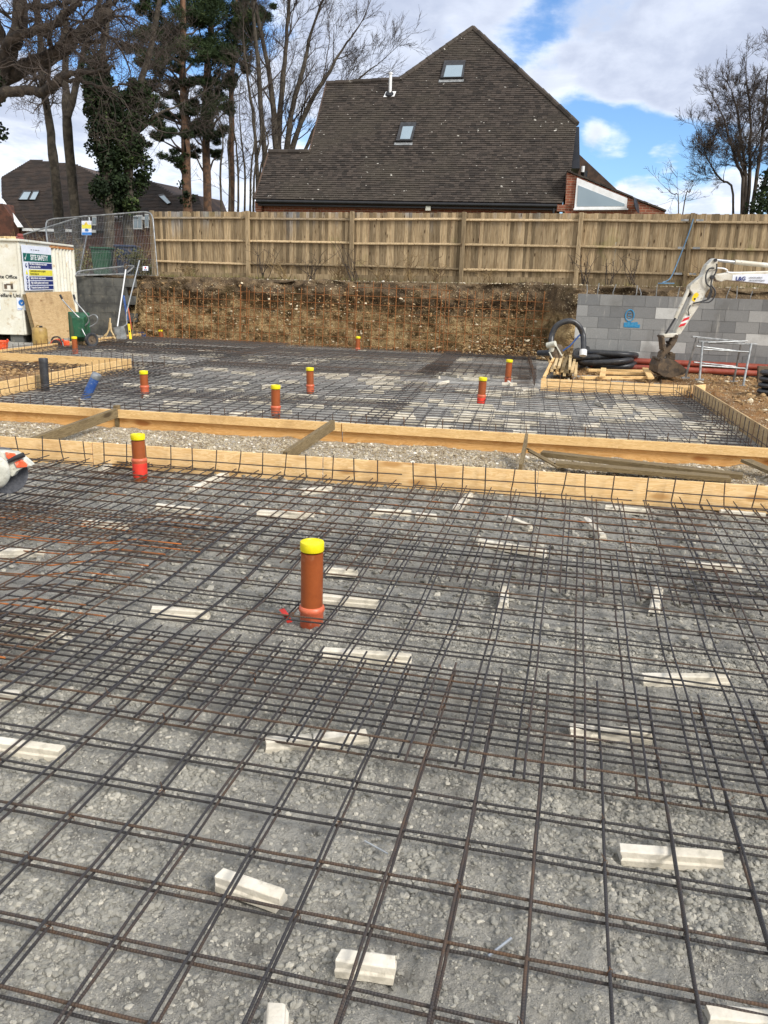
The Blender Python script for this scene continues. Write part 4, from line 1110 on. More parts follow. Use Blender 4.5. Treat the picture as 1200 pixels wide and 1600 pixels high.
for wv in (.555, .275, .17, .064):
    mb = MB().lathe([(.05, 0), (.05, .003), (0, .003)], O+fh*BW*.095+UZ*BH*wv+rh*.014, rh, 20); put(mb, 'pictogram', M_navy, sb)
    mb = MB().lathe([(.022, 0), (.022, .002), (0, .002)], O+fh*BW*.095+UZ*(BH*wv+.008)+rh*.018, rh, 12); put(mb, 'pictogram_mark', M_white, sb)
e = O+fh*BW*.095+UZ*BH*.36+rh*.014
mb = MB().prism([e-fh*.06, e+fh*.06, e+UZ*.11], rh*.003); put(mb, 'pictogram', M_yprint, sb)
bt_('~  ~ ~~ ~', .12, .28, .875, M_darkgrey)
# junk on the roof
mb = MB()
for k in range(14): 
    q = co+fh*random.uniform(.0, .3)-rh*random.uniform(-.0, 1.2)+UZ*(OH+.07); mb.box(q, (random.uniform(.1, .3), random.uniform(.06, .12), random.uniform(.03, .07)), random.uniform(-1, 1), r=random.random())
tag(mb.build('timber_offcuts', M_batten, bevel=.004), 'pale timber offcuts lying along the edge of the site office roof', 'timber offcuts')
q = AT(30, 373, 19.3); mb = MB().box(q, (.2, .14, .1), .5).box(q+npv(.03, 0, .08), (.13, .1, .07), .9)
tag(mb.build('red_bag', simple('faded_red_cloth', C(130, 66, 60), C(104, 54, 52), 9., .9), bevel=.03), 'small faded red bag on the site office roof', 'bag')

# leaning plywood sheet
pl0 = side(52, 549, .0); pb = co*npv(1, 1, 0)+rh*.27+fh*.03; tp = co*npv(1, 1, 0)+rh*.06+fh*.03
hh = float(side(44, 457)[2])
A0 = pb+UZ*.03; upv = tp+UZ*hh-A0; 
ple = fh*2.75
lean = -math.atan2(np.linalg.norm((upv*npv(1, 1, 0))), upv[2]); hl = float(np.linalg.norm(upv))
board('plywood_sheet', A0, A0+ple, hl, .018, M_ply2, label='big plywood sheet leaning against the site office below the safety board', cat='plywood sheet', tilt=lean)
A1 = A0-fh*.12-rh*.03
board('plywood_sheet', A1, A1+ple*.92, hl*.97, .018, M_oldwood, label='dark plywood sheet leaning behind the bigger sheet, only its edge showing', cat='plywood sheet', tilt=lean)

# ------------------------------------------------------------------ barrow and tools at the left
def wheelbarrow():
    g = G(128, 541, .05)
    t = thing('wheelbarrow', g*npv(1, 1, 0)+UZ*.05, 'green wheelbarrow tipped up on its nose against the leaning plywood', 'wheelbarrow')
    def W(px, py, o=0.): return PL(px, py, g+fh*o, fh)
    # tray seen from below: deep pan, rim at the back
    inn = [W(112, 496, -.12), W(130, 497, -.12), W(131, 527, -.12), W(116, 526, -.12)]
    rim = [W(107, 488, .2), W(139, 489, .2), W(141, 533, .2), W(110, 535, .2)]
    mb = MB(); vs = inn+rim+[p+fh*.02 for p in inn]+[p+fh*.02 for p in rim]
    mb.add(vs, [(0, 1, 2, 3), (0, 4, 5, 1), (1, 5, 6, 2), (2, 6, 7, 3), (3, 7, 4, 0), (8, 11, 10, 9), (8, 9, 13, 12), (9, 10, 14, 13), (10, 11, 15, 14), (11, 8, 12, 15), (4, 12, 13, 5), (5, 13, 14, 6), (6, 14, 15, 7), (7, 15, 12, 4)])
    put(mb, 'tray', M_green, t, bevel=.035, smooth=True)
    mb = MB().tube(rim+[rim[0]], .014, 8); put(mb, 'rim', M_green, t, smooth=True)
    for k, pts in enumerate(([(94, 461), (98, 469), (118, 491), (125, 497), (131, 500)], [(115, 461), (117.5, 470), (133, 489), (138, 496), (138, 503), (133, 509)])):
        mb = MB().tube(smoothpath([W(x, y, -.14+.02*i) for i, (x, y) in enumerate(pts)], 5), .016, 9); put(mb, 'handle', M_grey, t, smooth=True)
        d = [W(*pts[0], -.14), W(*pts[1], -.12)]
        mb = MB().tube([d[0]-unit(d[1]-d[0])*.01, d[0]+(d[1]-d[0])*.75], .024, 9); put(mb, 'grip', M_blk, t, smooth=True)
    mb = MB().tube(smoothpath([W(139, 495, -.1), W(146, 492, -.15), W(151, 494, -.2), W(152.5, 500, -.2), W(149, 506, -.15), W(140, 511, -.1)], 5), .016, 9); put(mb, 'leg_loop', M_grey, t, smooth=True)
    mb = MB().tube([W(128, 514, -.15), W(133, 524, -.2), W(142, 532, -.1)], .014, 8); put(mb, 'fork', M_grey, t, smooth=True)
    ax = unit(rh*.75-fh*.66); c = W(143, 531, -.12)
    wh = MB().lathe([(.10, -.04), (.14, -.045), (.16, -.02), (.16, .02), (.14, .045), (.10, .04), (.10, -.04)], c, ax, 28); tyre = put(wh, 'tyre', M_blk, t, smooth=True)
    MBr = MB().lathe([(.03, -.045), (.035, -.02), (.10, -.03), (.10, .03), (.035, .02), (.03, .045), (0, .045)], c, ax, 24); put(MBr, 'rim', M_mud, t, smooth=True)
wheelbarrow()
G2 = G(186, 533, .05)
def W2(px, py, o=0.): return PL(px, py, G2+fh*o, fh)
def shovel():
    t = thing('shovel', W2(188, 530)*npv(1, 1, 0), 'broad grey shovel propped against the block return, white handle leaning right', 'shovel')
    mb = MB().tube([W2(218, 407, .5), W2(198, 487, .15)], .016, 8); put(mb, 'handle', M_silver, t, smooth=True)
    mb = MB().tube(smoothpath([W2(198, 487, .15), W2(197.5, 498, .1), W2(198, 506, .06), W2(192, 511, .03), W2(188, 514, 0)], 4), .017, 8); put(mb, 'socket', M_grey, t, smooth=True)
    P = [W2(174, 511), W2(177, 512, -.06), W2(190, 509.5, -.06), W2(193.5, 509), W2(199, 529), W2(188, 532, -.07), W2(183, 532.5, -.07), W2(180, 531.5)]
    mb = MB(); k = fh*.012
    mb.add(P+[p+k for p in P], [(0, 1, 6, 7), (1, 2, 5, 6), (2, 3, 4, 5), (15, 14, 9, 8), (14, 13, 10, 9), (13, 12, 11, 10)]+[(i+8, (i+1) % 8+8, (i+1) % 8, i) for i in range(8)])
    put(mb, 'blade', M_grey, t)
shovel()
def simple_pole(p, q, r, m, name, label, cat, n=8):
    p = np.array(p); q = np.array(q)
    mb = MB().tube([p-p, (q-p)*.5, q-p], r, n); o = mb.build(name, m, smooth=True); o.location = tuple(p); tag(o, label, cat); return o
t = thing('rake', W2(184, 520, -.1)*npv(1, 1, 0), 'long white pole with a rusty head upwards beside the shovel', 'rake')
mb = MB().tube([W2(196.5, 421, .45), W2(183.5, 510, -.05)], .016, 8); put(mb, 'pole', M_white, t, smooth=True)
mb = MB().tube([W2(194, 416, .45), W2(197, 412, .45), W2(200, 416, .45), W2(197, 420, .45), W2(194, 418, .45)], .022, 6); put(mb, 'head', M_mud, t, smooth=True)
simple_pole(W2(206, 528, -.1), W2(216, 450, .45), .013, M_oldwood, 'wooden_shaft', 'thin brown wooden handle leaning right of the shovel', 'tool shaft')
simple_pole(W2(206, 515, .1), W2(200, 480, .4), .013, M_terr2, 'wooden_shaft', 'orange brown handle leaning left behind the yellow level', 'tool shaft')
simple_pole(W2(199, 500, .3), W2(193, 462, .42), .03, M_blue, 'wooden_shaft', 'short blue tube behind the shovel handle', 'tube')
def level():
    a = W2(204, 530, -.15); b = W2(201, 506, .0)
    t = thing('spirit_level', a*npv(1, 1, 0), 'yellow spirit level standing upright beside the shovel blade', 'spirit level')
    mb = MB().boxf(a-rh*.028, rh*.056, fh*.025, b-a); put(mb, 'body', M_hivis, t, bevel=.003)
    mb = MB().boxf(a-rh*.015-fh*.004+(b-a)*.45, rh*.03, fh*.004, (b-a)*.12); put(mb, 'vial', M_black, t)
level()
# three wooden tool shafts fanned on the ground: pick and mattock handles
for i, (pts, l) in enumerate((([(171, 504), (169.5, 517), (163, 525), (155, 532)], 'curved pale tool shaft splayed to the left beside the barrow wheel'), ([(173, 505), (173.5, 516), (178, 525), (181, 533)], 'pale tool shaft splayed to the right next to the shovel blade'), ([(172, 497), (171, 512), (166, 524), (161, 534)], 'middle pale tool shaft of the three with a rusty top'))):
    mb = MB().tube(smoothpath([W2(x, y, -.1-.02*i) for x, y in pts], 4), [.02]*10+[.028]*3 if len(pts) == 4 else .02, 8)
    o = W2(*pts[-1]); tag(mb.build('tool_shaft', M_batten, smooth=True, origin=o), l, 'tool shaft', None)
def drum():
    p = G(64, 545, .05); D = float((p-CAM)@_f)
    t = thing('plastic_drum', p, 'stained yellowish plastic drum before the leaning plywood', 'drum')
    r = 11.3*D/F
    MB().lathe([(r*.93, 0), (r, .03), (r, .36), (r*.97, .42), (r*.8, .45), (0, .455)], (0, 0, 0), (0, 0, 1), 28).build('body', M_drum, t, smooth=True)
    MB().lathe([(.035, .44), (.035, .49), (0, .49)], (.04, .0, 0), (0, 0, 1), 14).build('cap', M_blk, t, smooth=True)
    MB().tube(smoothpath([(-.08, 0, .45), (-.05, 0, .49), (.0, 0, .49), (.03, 0, .45)], 4), .012, 7).build('handle', M_drum, t, smooth=True)
drum()
def ortool():
    p = G(89, 543, .06); D = float((p-CAM)@_f)
    t = thing('ground_saw', p, 'orange and black power tool lying between drum and wheelbarrow', 'power tool')
    def W(px, py, o=0): return AT(px, py, D+o)
    mb = MB().prism([W(76, 541), W(79, 533), (W(86, 530)), W(94, 531), W(96, 541)], fh*.25); put(mb, 'body', M_oran, t, bevel=.02)
    mb = MB().tube(smoothpath([W(80, 532, -.03), W(84, 527, -.03), (W(92, 527, -.03)), W(97, 534, -.03), W(99, 541, -.03)], 5), .018, 8); put(mb, 'handle', M_blk, t, smooth=True)
    mb = MB().lathe([(0, 0), (.10, 0), (.10, .02), (0, .02)], W(88, 538, -.02), -fh, 20); put(mb, 'wheel', M_darkgrey, t, smooth=True)
    mb = MB().boxf(W(97, 541), rh*.14, fh*.1, UZ*.12); put(mb, 'grip', M_oran, t, bevel=.02)
ortool()
def bucket_orange():
    p = G(2, 549, .05); t = thing('orange_tub', p, 'orange rubber tub cut by the left edge', 'tub')
    MB().lathe([(.12, 0), (.15, .2), (.16, .21), (.155, .215), (.145, .205), (.115, .02), (0, .02)], (0, 0, 0), (0, 0, 1), 26).build('tub', M_oran, t, smooth=True)
    MB().tube(smoothpath([(.15, 0, .18), (.19, 0, .22), (.17, 0, .25), (.14, .02, .21)], 4), .012, 7).build('handle', M_oran, t, smooth=True)
bucket_orange()
def bags():
    for px, py, m, w, l in ((222, 526, M_blue, .34, 'crumpled blue plastic sheet at the foot of the toothed block return'), (211, 527, M_pale, .2, 'crumpled pale sack right of the yellow level')):
        p = G(px, py, .05); n = 26; V = []; xs = np.linspace(-1, 1, n)
        X, Y = np.meshgrid(xs, xs); Rr = np.clip(1-(X**2+Y**2), 0, 1)
        Z = .5*np.sqrt(Rr)*(.7+.5*fbm(X*3, Y*3, 3, int(px)))
        P3 = np.stack([X.ravel()*w/2+p[0], Y.ravel()*w/2+p[1], Z.ravel()*w*.8+p[2]-.01], 1)
        i = np.arange(n-1)[:, None]*n+np.arange(n-1)[None, :]
        tag(fast_mesh('plastic_sheet', P3, np.stack([i, i+1, i+n+1, i+n], -1).reshape(-1, 4), m), l, 'plastic sheet')
bags()

# ------------------------------------------------------------------ temporary fence panels behind the office
def heras(label, tl, tr, br, bl, D, sag=0.):
    """corner posts from sight lines, met with a plane at the given depth in front of the viewer"""
    P = [AT(x, y, d) for (x, y), d in zip((tl, tr, br, bl), D)]
    t = thing('mesh_fence_panel', (P[2]+P[3])/2, label, 'fence panel', 'galvanised temporary fence panels')
    TL, TR, BR, BL = P
    ct = unit(TR-TL); cv = unit(BL-TL); cv2 = unit(BR-TR)
    path = [BL]+smoothpath([TL+cv*.25, TL+cv*.06+ct*.06, TL+ct*.25], 4)+smoothpath([TR-ct*.25, TR-ct*.06+cv2*.06, TR+cv2*.25], 4)+[BR, BL]
    mb = MB().tube(path, .021, 8); put(mb, 'frame', M_grey, t, smooth=True)
    mb = MB(); n = int(np.linalg.norm(TR-TL)/.045)
    for k in range(1, n):
        a = TL+(TR-TL)*k/n; b = BL+(BR-BL)*k/n
        mb.tube([a, b], .0019, 3, cap=False)
    for k in range(1, 8):
        a = TL+(BL-TL)*k/8; b = TR+(BR-TR)*k/8; mb.tube([a, b], .0022, 3, cap=False)
    put(mb, 'wire_mesh', M_grey, t)
heras('rounded mesh fence panel meeting the timber fence above the return wall', (70, 343), (238, 330), (247, 431), (80, 428), (22.6, 22.3, 22.0, 22.6))
heras('sagging mesh fence panel behind the site office, its end post by the warning sign', (-150, 425), (142, 334), (124, 428), (-150, 520), (22.9, 22.75, 22.75, 22.9))
heras('fallen mesh fence panel whose bottom rails cross above the return wall', (118, 424), (214, 414), (196, 428), (118, 431), (21.9, 22.1, 21.7, 21.7))
sg = thing('warning_sign', AT(135, 367, 22.5), 'yellow, white and blue warning sign hung on the mesh panel', 'sign')
def sgn(x0, y0, x1, y1, m, nm, o):
    a, b, c, d = AT(x0, y1, 22.5-o), AT(x1, y1, 22.5-o), AT(x1, y0, 22.5-o), AT(x0, y0, 22.5-o)
    return put(MB().prism([a, b, c, d], fh*.003), nm, m, sg)
sgn(127.5, 345, 143, 367.5, M_paperw, 'board', 0.)
sgn(128, 351, 142.6, 357, M_yprint, 'band', .006); sgn(128, 363, 143, 367, M_bprint, 'band', .006)
put(MB().prism([AT(131.5, 351.4, 22.49), AT(137.5, 351.4, 22.49), AT(134.5, 346, 22.49)], fh*.003), 'warning_triangle', M_hivis, sg)
put(MB().lathe([(.05, 0), (.05, .003), (0, .003)], AT(135.5, 360, 22.494), -fh, 20), 'pictogram', M_bprint, sg)
ss = thing('small_sign', AT(227, 425, 21.9), 'small white sign low on the mesh panel beside the fence post', 'sign')
put(MB().prism([AT(223, 423, 21.9), AT(231.5, 423, 21.9), AT(231.5, 416, 21.9), AT(223, 416, 21.9)], fh*.003), 'board', M_paperw, ss)
put(MB().lathe([(.022, 0), (.022, .002), (0, .002)], AT(227.3, 418.3, 21.89), -fh, 12), 'pictogram', M_redpr, ss)
put(MB().prism([AT(224.5, 422, 21.89), AT(230, 422, 21.89), AT(230, 421, 21.89), AT(224.5, 421, 21.89)], fh*.002), 'print_line', M_navy, ss)
def wheelie(px0, px1, py0, py1, D, m, label):
    a = AT(px0, py1, D); b = AT(px1, py1, D); top = AT(px0, py0, D)[2]; zb = min(a[2], 1.62); wd = b-a; wd[2] = 0
    a[2] = zb; t = thing('wheelie_bin', (a+wd/2)*npv(1, 1, 0)+UZ*zb, label, 'bin')
    H = top-zb; ins = unit(wd)*.05
    vs = [a+ins, a+wd-ins, a+wd-ins+fh*.5, a+ins+fh*.5]+[a+UZ*H*.93, a+wd+UZ*H*.93, a+wd+fh*.6+UZ*H*.93, a+fh*.6+UZ*H*.93]
    put(MB().add(vs, [(3, 2, 1, 0), (4, 5, 6, 7), (0, 1, 5, 4), (1, 2, 6, 5), (2, 3, 7, 6), (3, 0, 4, 7)]), 'body', m, t, bevel=.02)
    put(MB().boxf(a-unit(wd)*.03-fh*.04+UZ*H*.935, wd+unit(wd)*.06, fh*.68, UZ*H*.07), 'lid', m, t, bevel=.02)
    put(MB().tube([a+fh*.65+UZ*H*.93, a+wd+fh*.65+UZ*H*.93], .02, 7), 'handle', m, t)
    put(MB().lathe([(0, 0), (.1, 0), (.1, .05), (0, .05)], a+fh*.55+UZ*.1-unit(wd)*.02, wd, 16), 'wheel', M_blk, t)
    put(MB().lathe([(0, 0), (.1, 0), (.1, .05), (0, .05)], a+wd+fh*.55+UZ*.1-unit(wd)*.03, wd, 16), 'wheel', M_blk, t)
wheelie(144, 170, 386, 432, 24.5, M_bin, 'green wheelie bin behind the mesh panel')
wheelie(182, 212, 383, 432, 24.7, M_binb, 'dark blue wheelie bin behind the mesh panel')

# ------------------------------------------------------------------ right-hand yard: battens, hose, pipes, trestle
random.seed(31)
def battens():
    l0 = [(858, 588), (866, 588), (874, 589), (882, 590), (890, 590), (898, 591)]
    l1 = [(874, 556), (880, 553), (887, 551), (892, 550), (898, 549), (904, 552)]
    k = 0; words = ['first', 'second', 'third', 'fourth', 'fifth', 'sixth']
    for lay in range(3):
        for i in range(6-lay):
            a = G(l0[i][0]+lay*3, l0[i][1], .07)+npv(random.uniform(-.02, .02), random.uniform(-.08, .05), .028+.056*lay)
            b = G(l1[i][0]+lay*2, l1[i][1], .07)+npv(random.uniform(-.03, .03), 0, .0)
            b = a+unit((b-a)*npv(1, 1, 0))*2.3+npv(random.uniform(-.03, .03), 0, .05+.0*lay)
            board('batten', a, b, .05, .052, M_batten if (i+lay) % 4 else M_oldwood, label='sawn batten in the stack beside the coiled hose', cat='batten', group='sawn battens stacked beside the coiled hose')
battens()
board('batten', G(850, 592, .1), G(866, 560, .26), .05, .05, M_pine, label='pale batten lying apart along the left side of the batten stack', cat='batten')
board('batten', G(871, 585, .12), G(858, 566, .2), .04, .04, M_pine, label='short batten propped across between loose batten and stack', cat='batten')
for i, (a, b, l) in enumerate([((908, 592), (1018, 592), 'front pale board lying flat behind the short edge board'), ((934, 584), (1012, 586), 'middle pale board lying flat below the coiled hose'), ((918, 580), (1020, 582), 'back pale board lying flat below the coiled hose')]):
    board('board', G(*a, .09+.0*i), G(*b, .09), .045, .12, M_pine, label=l, cat='board')
board('board', G(941, 590, .14), G(943, 577, .17), .03, .1, M_pine, label='short cross board over the flat boards below the coiled hose', cat='board')
board('board', G(1017, 592, .14), G(1008, 577, .17), .03, .11, M_pine, label='short cross board over the flat boards beside the bucket', cat='board')
def coil():
    c = G(946, 576, .06); D = float((c-CAM)@_f); R0 = .7
    pts = []; turns = 4.2; N = 150
    for i in range(N+1):
        a = 2*math.pi*turns*i/N
        r = R0*(.74+.1*math.sin(a*.61+1)+.07*math.sin(a*1.7)); k = i/N*turns
        off = npv(.16*math.sin(k*2.1), .10*math.cos(k*1.7), 0)
        pts.append(c+off+rh*r*1.0*math.cos(a)+fh*r*.9*math.sin(a)+UZ*(.07+.1*k*.62+.07*math.sin(a+k)*.6+.36*max(0, math.sin(a))*(.4+.6*i/N)))
    mb = MB().tube(pts, .062, 12)
    t = thing('coiled_hose', c, 'thick black corrugated hose lying coiled in front of the block wall', 'hose')
    put(mb, 'coil', M_blk, t, smooth=True)
coil()
def hoop():
    p = PL(880, 566, (0, 17.3, 0), (0, 1, 0)); f = lambda x, y, o=0: PL(x, y, p+fh*o, fh); t = thing('suction_hose', p*npv(1, 1, 0), 'stiff dark hose arched up beside the batten stack with pale couplings', 'hose')
    put(MB().tube(smoothpath([f(861, 541, -.1), f(862, 525), f(869, 510), f(881, 503), f(894, 502), f(905, 510), f(911, 525), f(912, 547, -.2)], 6), .056, 12), 'hose', M_blk, t, smooth=True)
    put(MB().tube([f(911.5, 547, -.2), f(911, 556, -.25)], .074, 12), 'coupling', M_white, t, smooth=True)
    put(MB().tube([f(855, 540, -.1), f(868, 537, -.2)], .06, 12).tube([f(862, 537, -.1), f(864, 549, -.1)], .075, 12), 'coupling', M_pale, t, smooth=True)
    put(MB().tube([f(842, 551.5, .2), f(862, 551, -.1)], .06, 12), 'end_piece', M_blk, t, smooth=True)
    g = thing('pump_frame', f(868, 560)*npv(1, 1, 0), 'small rusty pump frame under the arched hose', 'pump')
    put(MB().tube([f(866, 535, -.15), f(878, 556, -.25)], .014, 7).tube([f(858, 550, -.2), f(866, 566, -.3)], .014, 7), 'strut', M_pale, g)
    put(MB().lathe([(0, 0), (.12, 0), (.13, .05), (.13, .25), (.1, .3), (0, .3)], f(868, 562, -.1), (0, .2, 1), 18), 'drum', M_mud, g, smooth=True)
    put(MB().tube([f(906, 523), f(890, 541), f(878, 549)], .017, 7), 'lever', M_blue, g)
hoop()
for i, (px, py, z, l) in enumerate([(1000, 573, .11, 'lowest front'), (1000, 569, .11, 'lowest back'), (1000, 566, .22, 'upper front'), (1000, 563, .27, 'upper back')]):
    yy = 17.72-.11*i+.0; zz = [.14, .14, .25, .25][i]; yy = [17.45, 17.68, 17.6, 17.74][i]
    r = .056
    mb = MB().tube([(-3.3+.3*i, 0, 0), (0, 0, 0), (3.3, .09, 0)], r, 16)
    o = mb.build('drain_length', M_terrpipe, smooth=True); o.location = (3.65, yy+.11, zz)
    tag(o, f'{l} red-brown drain length stacked along the foot of the block wall', 'pipe', 'red-brown drain lengths stacked along the block wall')
def trestle():
    g = G(1130, 600, .08); f = lambda x, y, o=0: PL(x, y, g+fh*o, fh)
    t = thing('trestle', g*npv(1, 1, 0)+UZ*.08, 'galvanised folding trestle standing between excavator bucket and right edge', 'trestle')
    k = .42
    legs = [((1087, 528, k), (1072, 590, k*.9)), ((1099, 537, 0), (1093, 592, -.12)), ((1158, 539, k), (1147, 597, k*.9)), ((1173, 537, 0), (1161, 603, -.2))]
    legs = [((1089, 526, .3), (1071, 590, .5)), ((1098, 534, 0), (1093, 593, -.1)), ((1158, 538, .3), (1146, 596, .5)), ((1174, 537, 0), (1161, 603, -.15))]
    for a, b in legs:
        put(MB().tube([f(*a), f(*b)], .02, 8), 'leg', M_grey, t, smooth=True)
        q = f(*b); put(MB().box(q, (.16, .03, .03), .4), 'foot', M_grey, t)
    put(MB().boxf(f(1082, 528, .3), f(1160, 536, .3)-f(1082, 528, .3), fh*.06, UZ*.035).boxf(f(1092, 535.5), f(1183, 540)-f(1092, 535.5), fh*.06, UZ*.035), 'top_rail', M_grey, t, bevel=.004)
    for a, b in (((1088, 541, .33), (1156, 549, .33)), ((1099, 546, 0), (1170, 550, -.03)), ((1084, 566, .4), (1150, 573, .4)), ((1095, 571, -.06), (1168, 576, -.08))):
        put(MB().tube([f(*a), f(*b)], .016, 8), 'cross_rail', M_grey, t, smooth=True)
    put(MB().tube([f(1106, 535.2, -.02), f(1168, 533, .0)], .012, 6), 'clamp_bar', M_grey, t)
trestle()
def rightjunk():
    p = G(1197, 617, .08)
    t = thing('drain_coil', p, 'black ribbed drainage coil cut by the right edge', 'drain coil')
    for k in range(4): MB().lathe([(.15, .01+.1*k), (.2, .03+.1*k), (.21, .06+.1*k), (.19, .09+.1*k), (.15, .1+.1*k), (.15, .01+.1*k)], (.06, 0, 0), (0, 0, 1), 30).build('loop', M_blk, t, smooth=True)
    g2 = G(1200, 604, .08); f = lambda x, y, o=0: PL(x, y, g2+fh*o, fh)
    mb = MB().prism([f(1184, 598), f(1185, 572), f(1230, 574), f(1230, 604)], fh*.05)
    tag(mb.build('steel_plate', M_mud, bevel=.005), 'rusty brown steel plate standing behind the black drainage coil', 'steel plate')
    for px, py, s in ((1160, 640, .16), (1170, 628, .1), (1185, 645, .12)):
        pass
rightjunk()

# ------------------------------------------------------------------ excavator (dipper, boom end and bucket in view)
def excavator():
    g = G(1052, 591, .08); f = lambda x, y, o=0.: PL(x, y, g+fh*o, fh); t = thing('excavator', g*npv(1, 1, 0)+UZ*.07, 'white mini excavator reaching in from the right, its muddy bucket on the ground', 'excavator')
    wd = fh*.2
    def slab(pts, m, nm, o=-.1, th=.2, bev=.015): return put(MB().prism([f(x, y, o) for x, y in pts], fh*th), nm, m, t, bevel=bev)
    slab([(1113, 406), (1118, 403), (1122, 406), (1121, 414), (1118, 430), (1113, 445), (1103, 458), (1094, 476), (1063, 523), (1056, 523), (1057, 516), (1073, 484), (1083, 460), (1077, 452), (1079, 446), (1098, 430), (1105, 414)], M_exw, 'dipper')
    for q in ([(1069, 497.5), (1078, 494.5), (1076, 499), (1064, 503.5)], [(1063.5, 506.5), (1072.5, 504), (1070, 508.5), (1060, 511.5)]): slab(q, M_redpr, 'hazard_stripe', -.104, .004, 0)
    slab([(1071, 493.5), (1080, 491), (1078, 494.5), (1069, 497.5)], M_white, 'hazard_stripe', -.103, .003, 0); slab([(1064, 503.5), (1076, 499), (1072.5, 504), (1063.5, 506.5)], M_white, 'hazard_stripe', -.103, .003, 0)
    slab([(1085, 459), (1088, 457), (1092, 459), (1091, 463), (1088, 466), (1085, 472), (1081, 469), (1082, 464)], M_hivis, 'yellow_sticker', -.104, .004, 0)
    put(MB().lathe([(0, 0), (.018, 0), (.018, .004), (0, .004)], f(1085.5, 467, -.105), -fh, 10), 'sticker_mark', M_black, t)
    # boom, running off to the right and down to the carriage outside the frame
    slab([(1116, 432), (1120, 428.5), (1136, 426.5), (1141, 425.5), (1205, 423.5), (1290, 428), (1400, 500), (1385, 520), (1285, 452), (1205, 445), (1134, 438), (1127, 440.5), (1119, 438)], M_exw, 'boom', -.13, .26)
    slab([(1145, 429.5), (1215, 427.5), (1215, 444.5), (1144, 438)], M_paperw, 'name_plate', -.136, .006, 0)
    text('L&G', .095, f(1149.5, 438.2, -.145), f(1200, 436)-f(1150, 437.5), UZ, M_navy, parent=t, bold=.003)
    text('LANDSCAPING', .036, f(1170, 434.8, -.145), f(1200, 436)-f(1150, 436.6), UZ, M_darkgrey, parent=t)
    text('GROUNDWORKS', .036, f(1170, 439.2, -.145), f(1200, 436)-f(1150, 436.6), UZ, M_darkgrey, parent=t)
    put(MB().lathe([(0, -.02), (.034, -.02), (.034, .3), (0, .3)], f(1113, 433, -.14), fh, 16), 'pivot_pin', M_darkgrey, t)
    put(MB().lathe([(0, -.01), (.03, -.01), (.03, .24), (0, .24)], f(1118, 406.5, -.12), fh, 16), 'pivot_pin', M_darkgrey, t)
    put(MB().tube([f(1118, 406.5), f(1148, 409.5)], .025, 10), 'ram_rod', M_silver, t, smooth=True)
    put(MB().tube([f(1148, 409.5), f(1215, 416), f(1265, 424)], .042, 12), 'ram_barrel', M_exw, t, smooth=True)
    put(MB().tube(smoothpath([f(1120, 419, -.13), f(1130, 419.5, -.13), f(1136, 422, -.13), f(1142, 426, -.12), f(1200, 424.5, -.1)], 4), .014, 7), 'oil_line', M_white, t, smooth=True)
    put(MB().tube([f(1076, 452, -.05), f(1055, 497, -.05)], .036, 10), 'ram_barrel', M_exw, t, smooth=True)
    put(MB().tube([f(1079, 456, .02), f(1074, 463, .02)], .03, 8), 'ram_mount', M_black, t, smooth=True)
    put(MB().tube([f(1055, 497, -.05), f(1040, 522, -.05)], .018, 8), 'ram_rod', M_darkgrey, t, smooth=True)
    for pts in ([(1116, 419), (1108, 420), (1103, 430), (1104, 443), (1112, 452), (1108, 466), (1096, 471), (1083, 474)], [(1111, 445), (1117, 454), (1116, 464), (1108, 472), (1092, 472)], [(1120, 412), (1119, 424), (1112, 438), (1110, 455), (1105, 468)]):
        put(MB().tube(smoothpath([f(x, y, -.15) for x, y in pts], 5), .014, 7), 'hydraulic_hose', M_blk, t, smooth=True)
    put(MB().tube([f(1077, 493, -.11), f(1075, 485, -.13), (f(1079, 477, -.12))], .01, 6), 'hydraulic_hose', M_blk, t)
    slab([(1035, 523.5), (1038, 522), (1058, 520.5), (1060, 523), (1058, 527), (1038, 528)], M_exw, 'tipping_link', -.11, .22)
    slab([(1034, 526), (1038, 527), (1042, 545), (1039, 548), (1036, 546)], M_mud, 'bucket_link', -.12, .24)
    slab([(1053, 525), (1061, 524), (1058, 533), (1054, 540), (1044, 553), (1034, 563), (1030, 562), (1033, 550), (1040, 545), (1048, 535)], M_mud, 'hitch', -.09, .18)
    for px, py in ((1036, 526), (1057, 525), (1049.5, 536), (1039, 546), (1030, 561), (1049, 552)):
        put(MB().lathe([(0, -.01), (.026, -.01), (.026, .27), (0, .27)], f(px, py, -.135), fh, 14), 'pivot_pin', M_mud, t)
    # bucket: curved shell with side plates
    prof = [(1033, 560), (1044, 561), (1054, 563), (1064, 570), (1077, 580), (1066, 586), (1048, 590), (1036, 588), (1027, 582), (1028, 572)]
    B0 = [f(x, y, -.2) for x, y in prof]
    put(MB().prism(B0, fh*.02), 'side_plate', M_mud, t, bevel=.004)
    put(MB().prism([p+fh*.5 for p in B0], fh*.02), 'side_plate', M_mud, t, bevel=.004)
    sh = [(1064, 570), (1077, 580), (1066, 586), (1048, 590), (1036, 588), (1027, 582), (1028, 572), (1033, 560)]
    mb = MB(); n = len(sh)
    P = [f(x, y, -.19) for x, y in sh]; c = f(1052, 572, -.19)
    for i in range(1, n-1):
        a, b = P[i], P[i+1]; ia, ib = a+(c-a)*.06, b+(c-b)*.06
        mb.boxf(a, b-a, fh*.49, ia-a)
    mb.prism([f(1033, 560, -.19), f(1046, 561, -.19), f(1044, 563, -.19), f(1033, 562, -.19)], fh*.49)
    put(mb, 'shell', M_mud, t)
    slab([(1041, 553), (1056, 552), (1055, 563), (1040, 562)], M_mud, 'hitch_ear', -.1, .03); slab([(1041, 553), (1056, 552), (1055, 563), (1040, 562)], M_mud, 'hitch_ear', .08, .03)
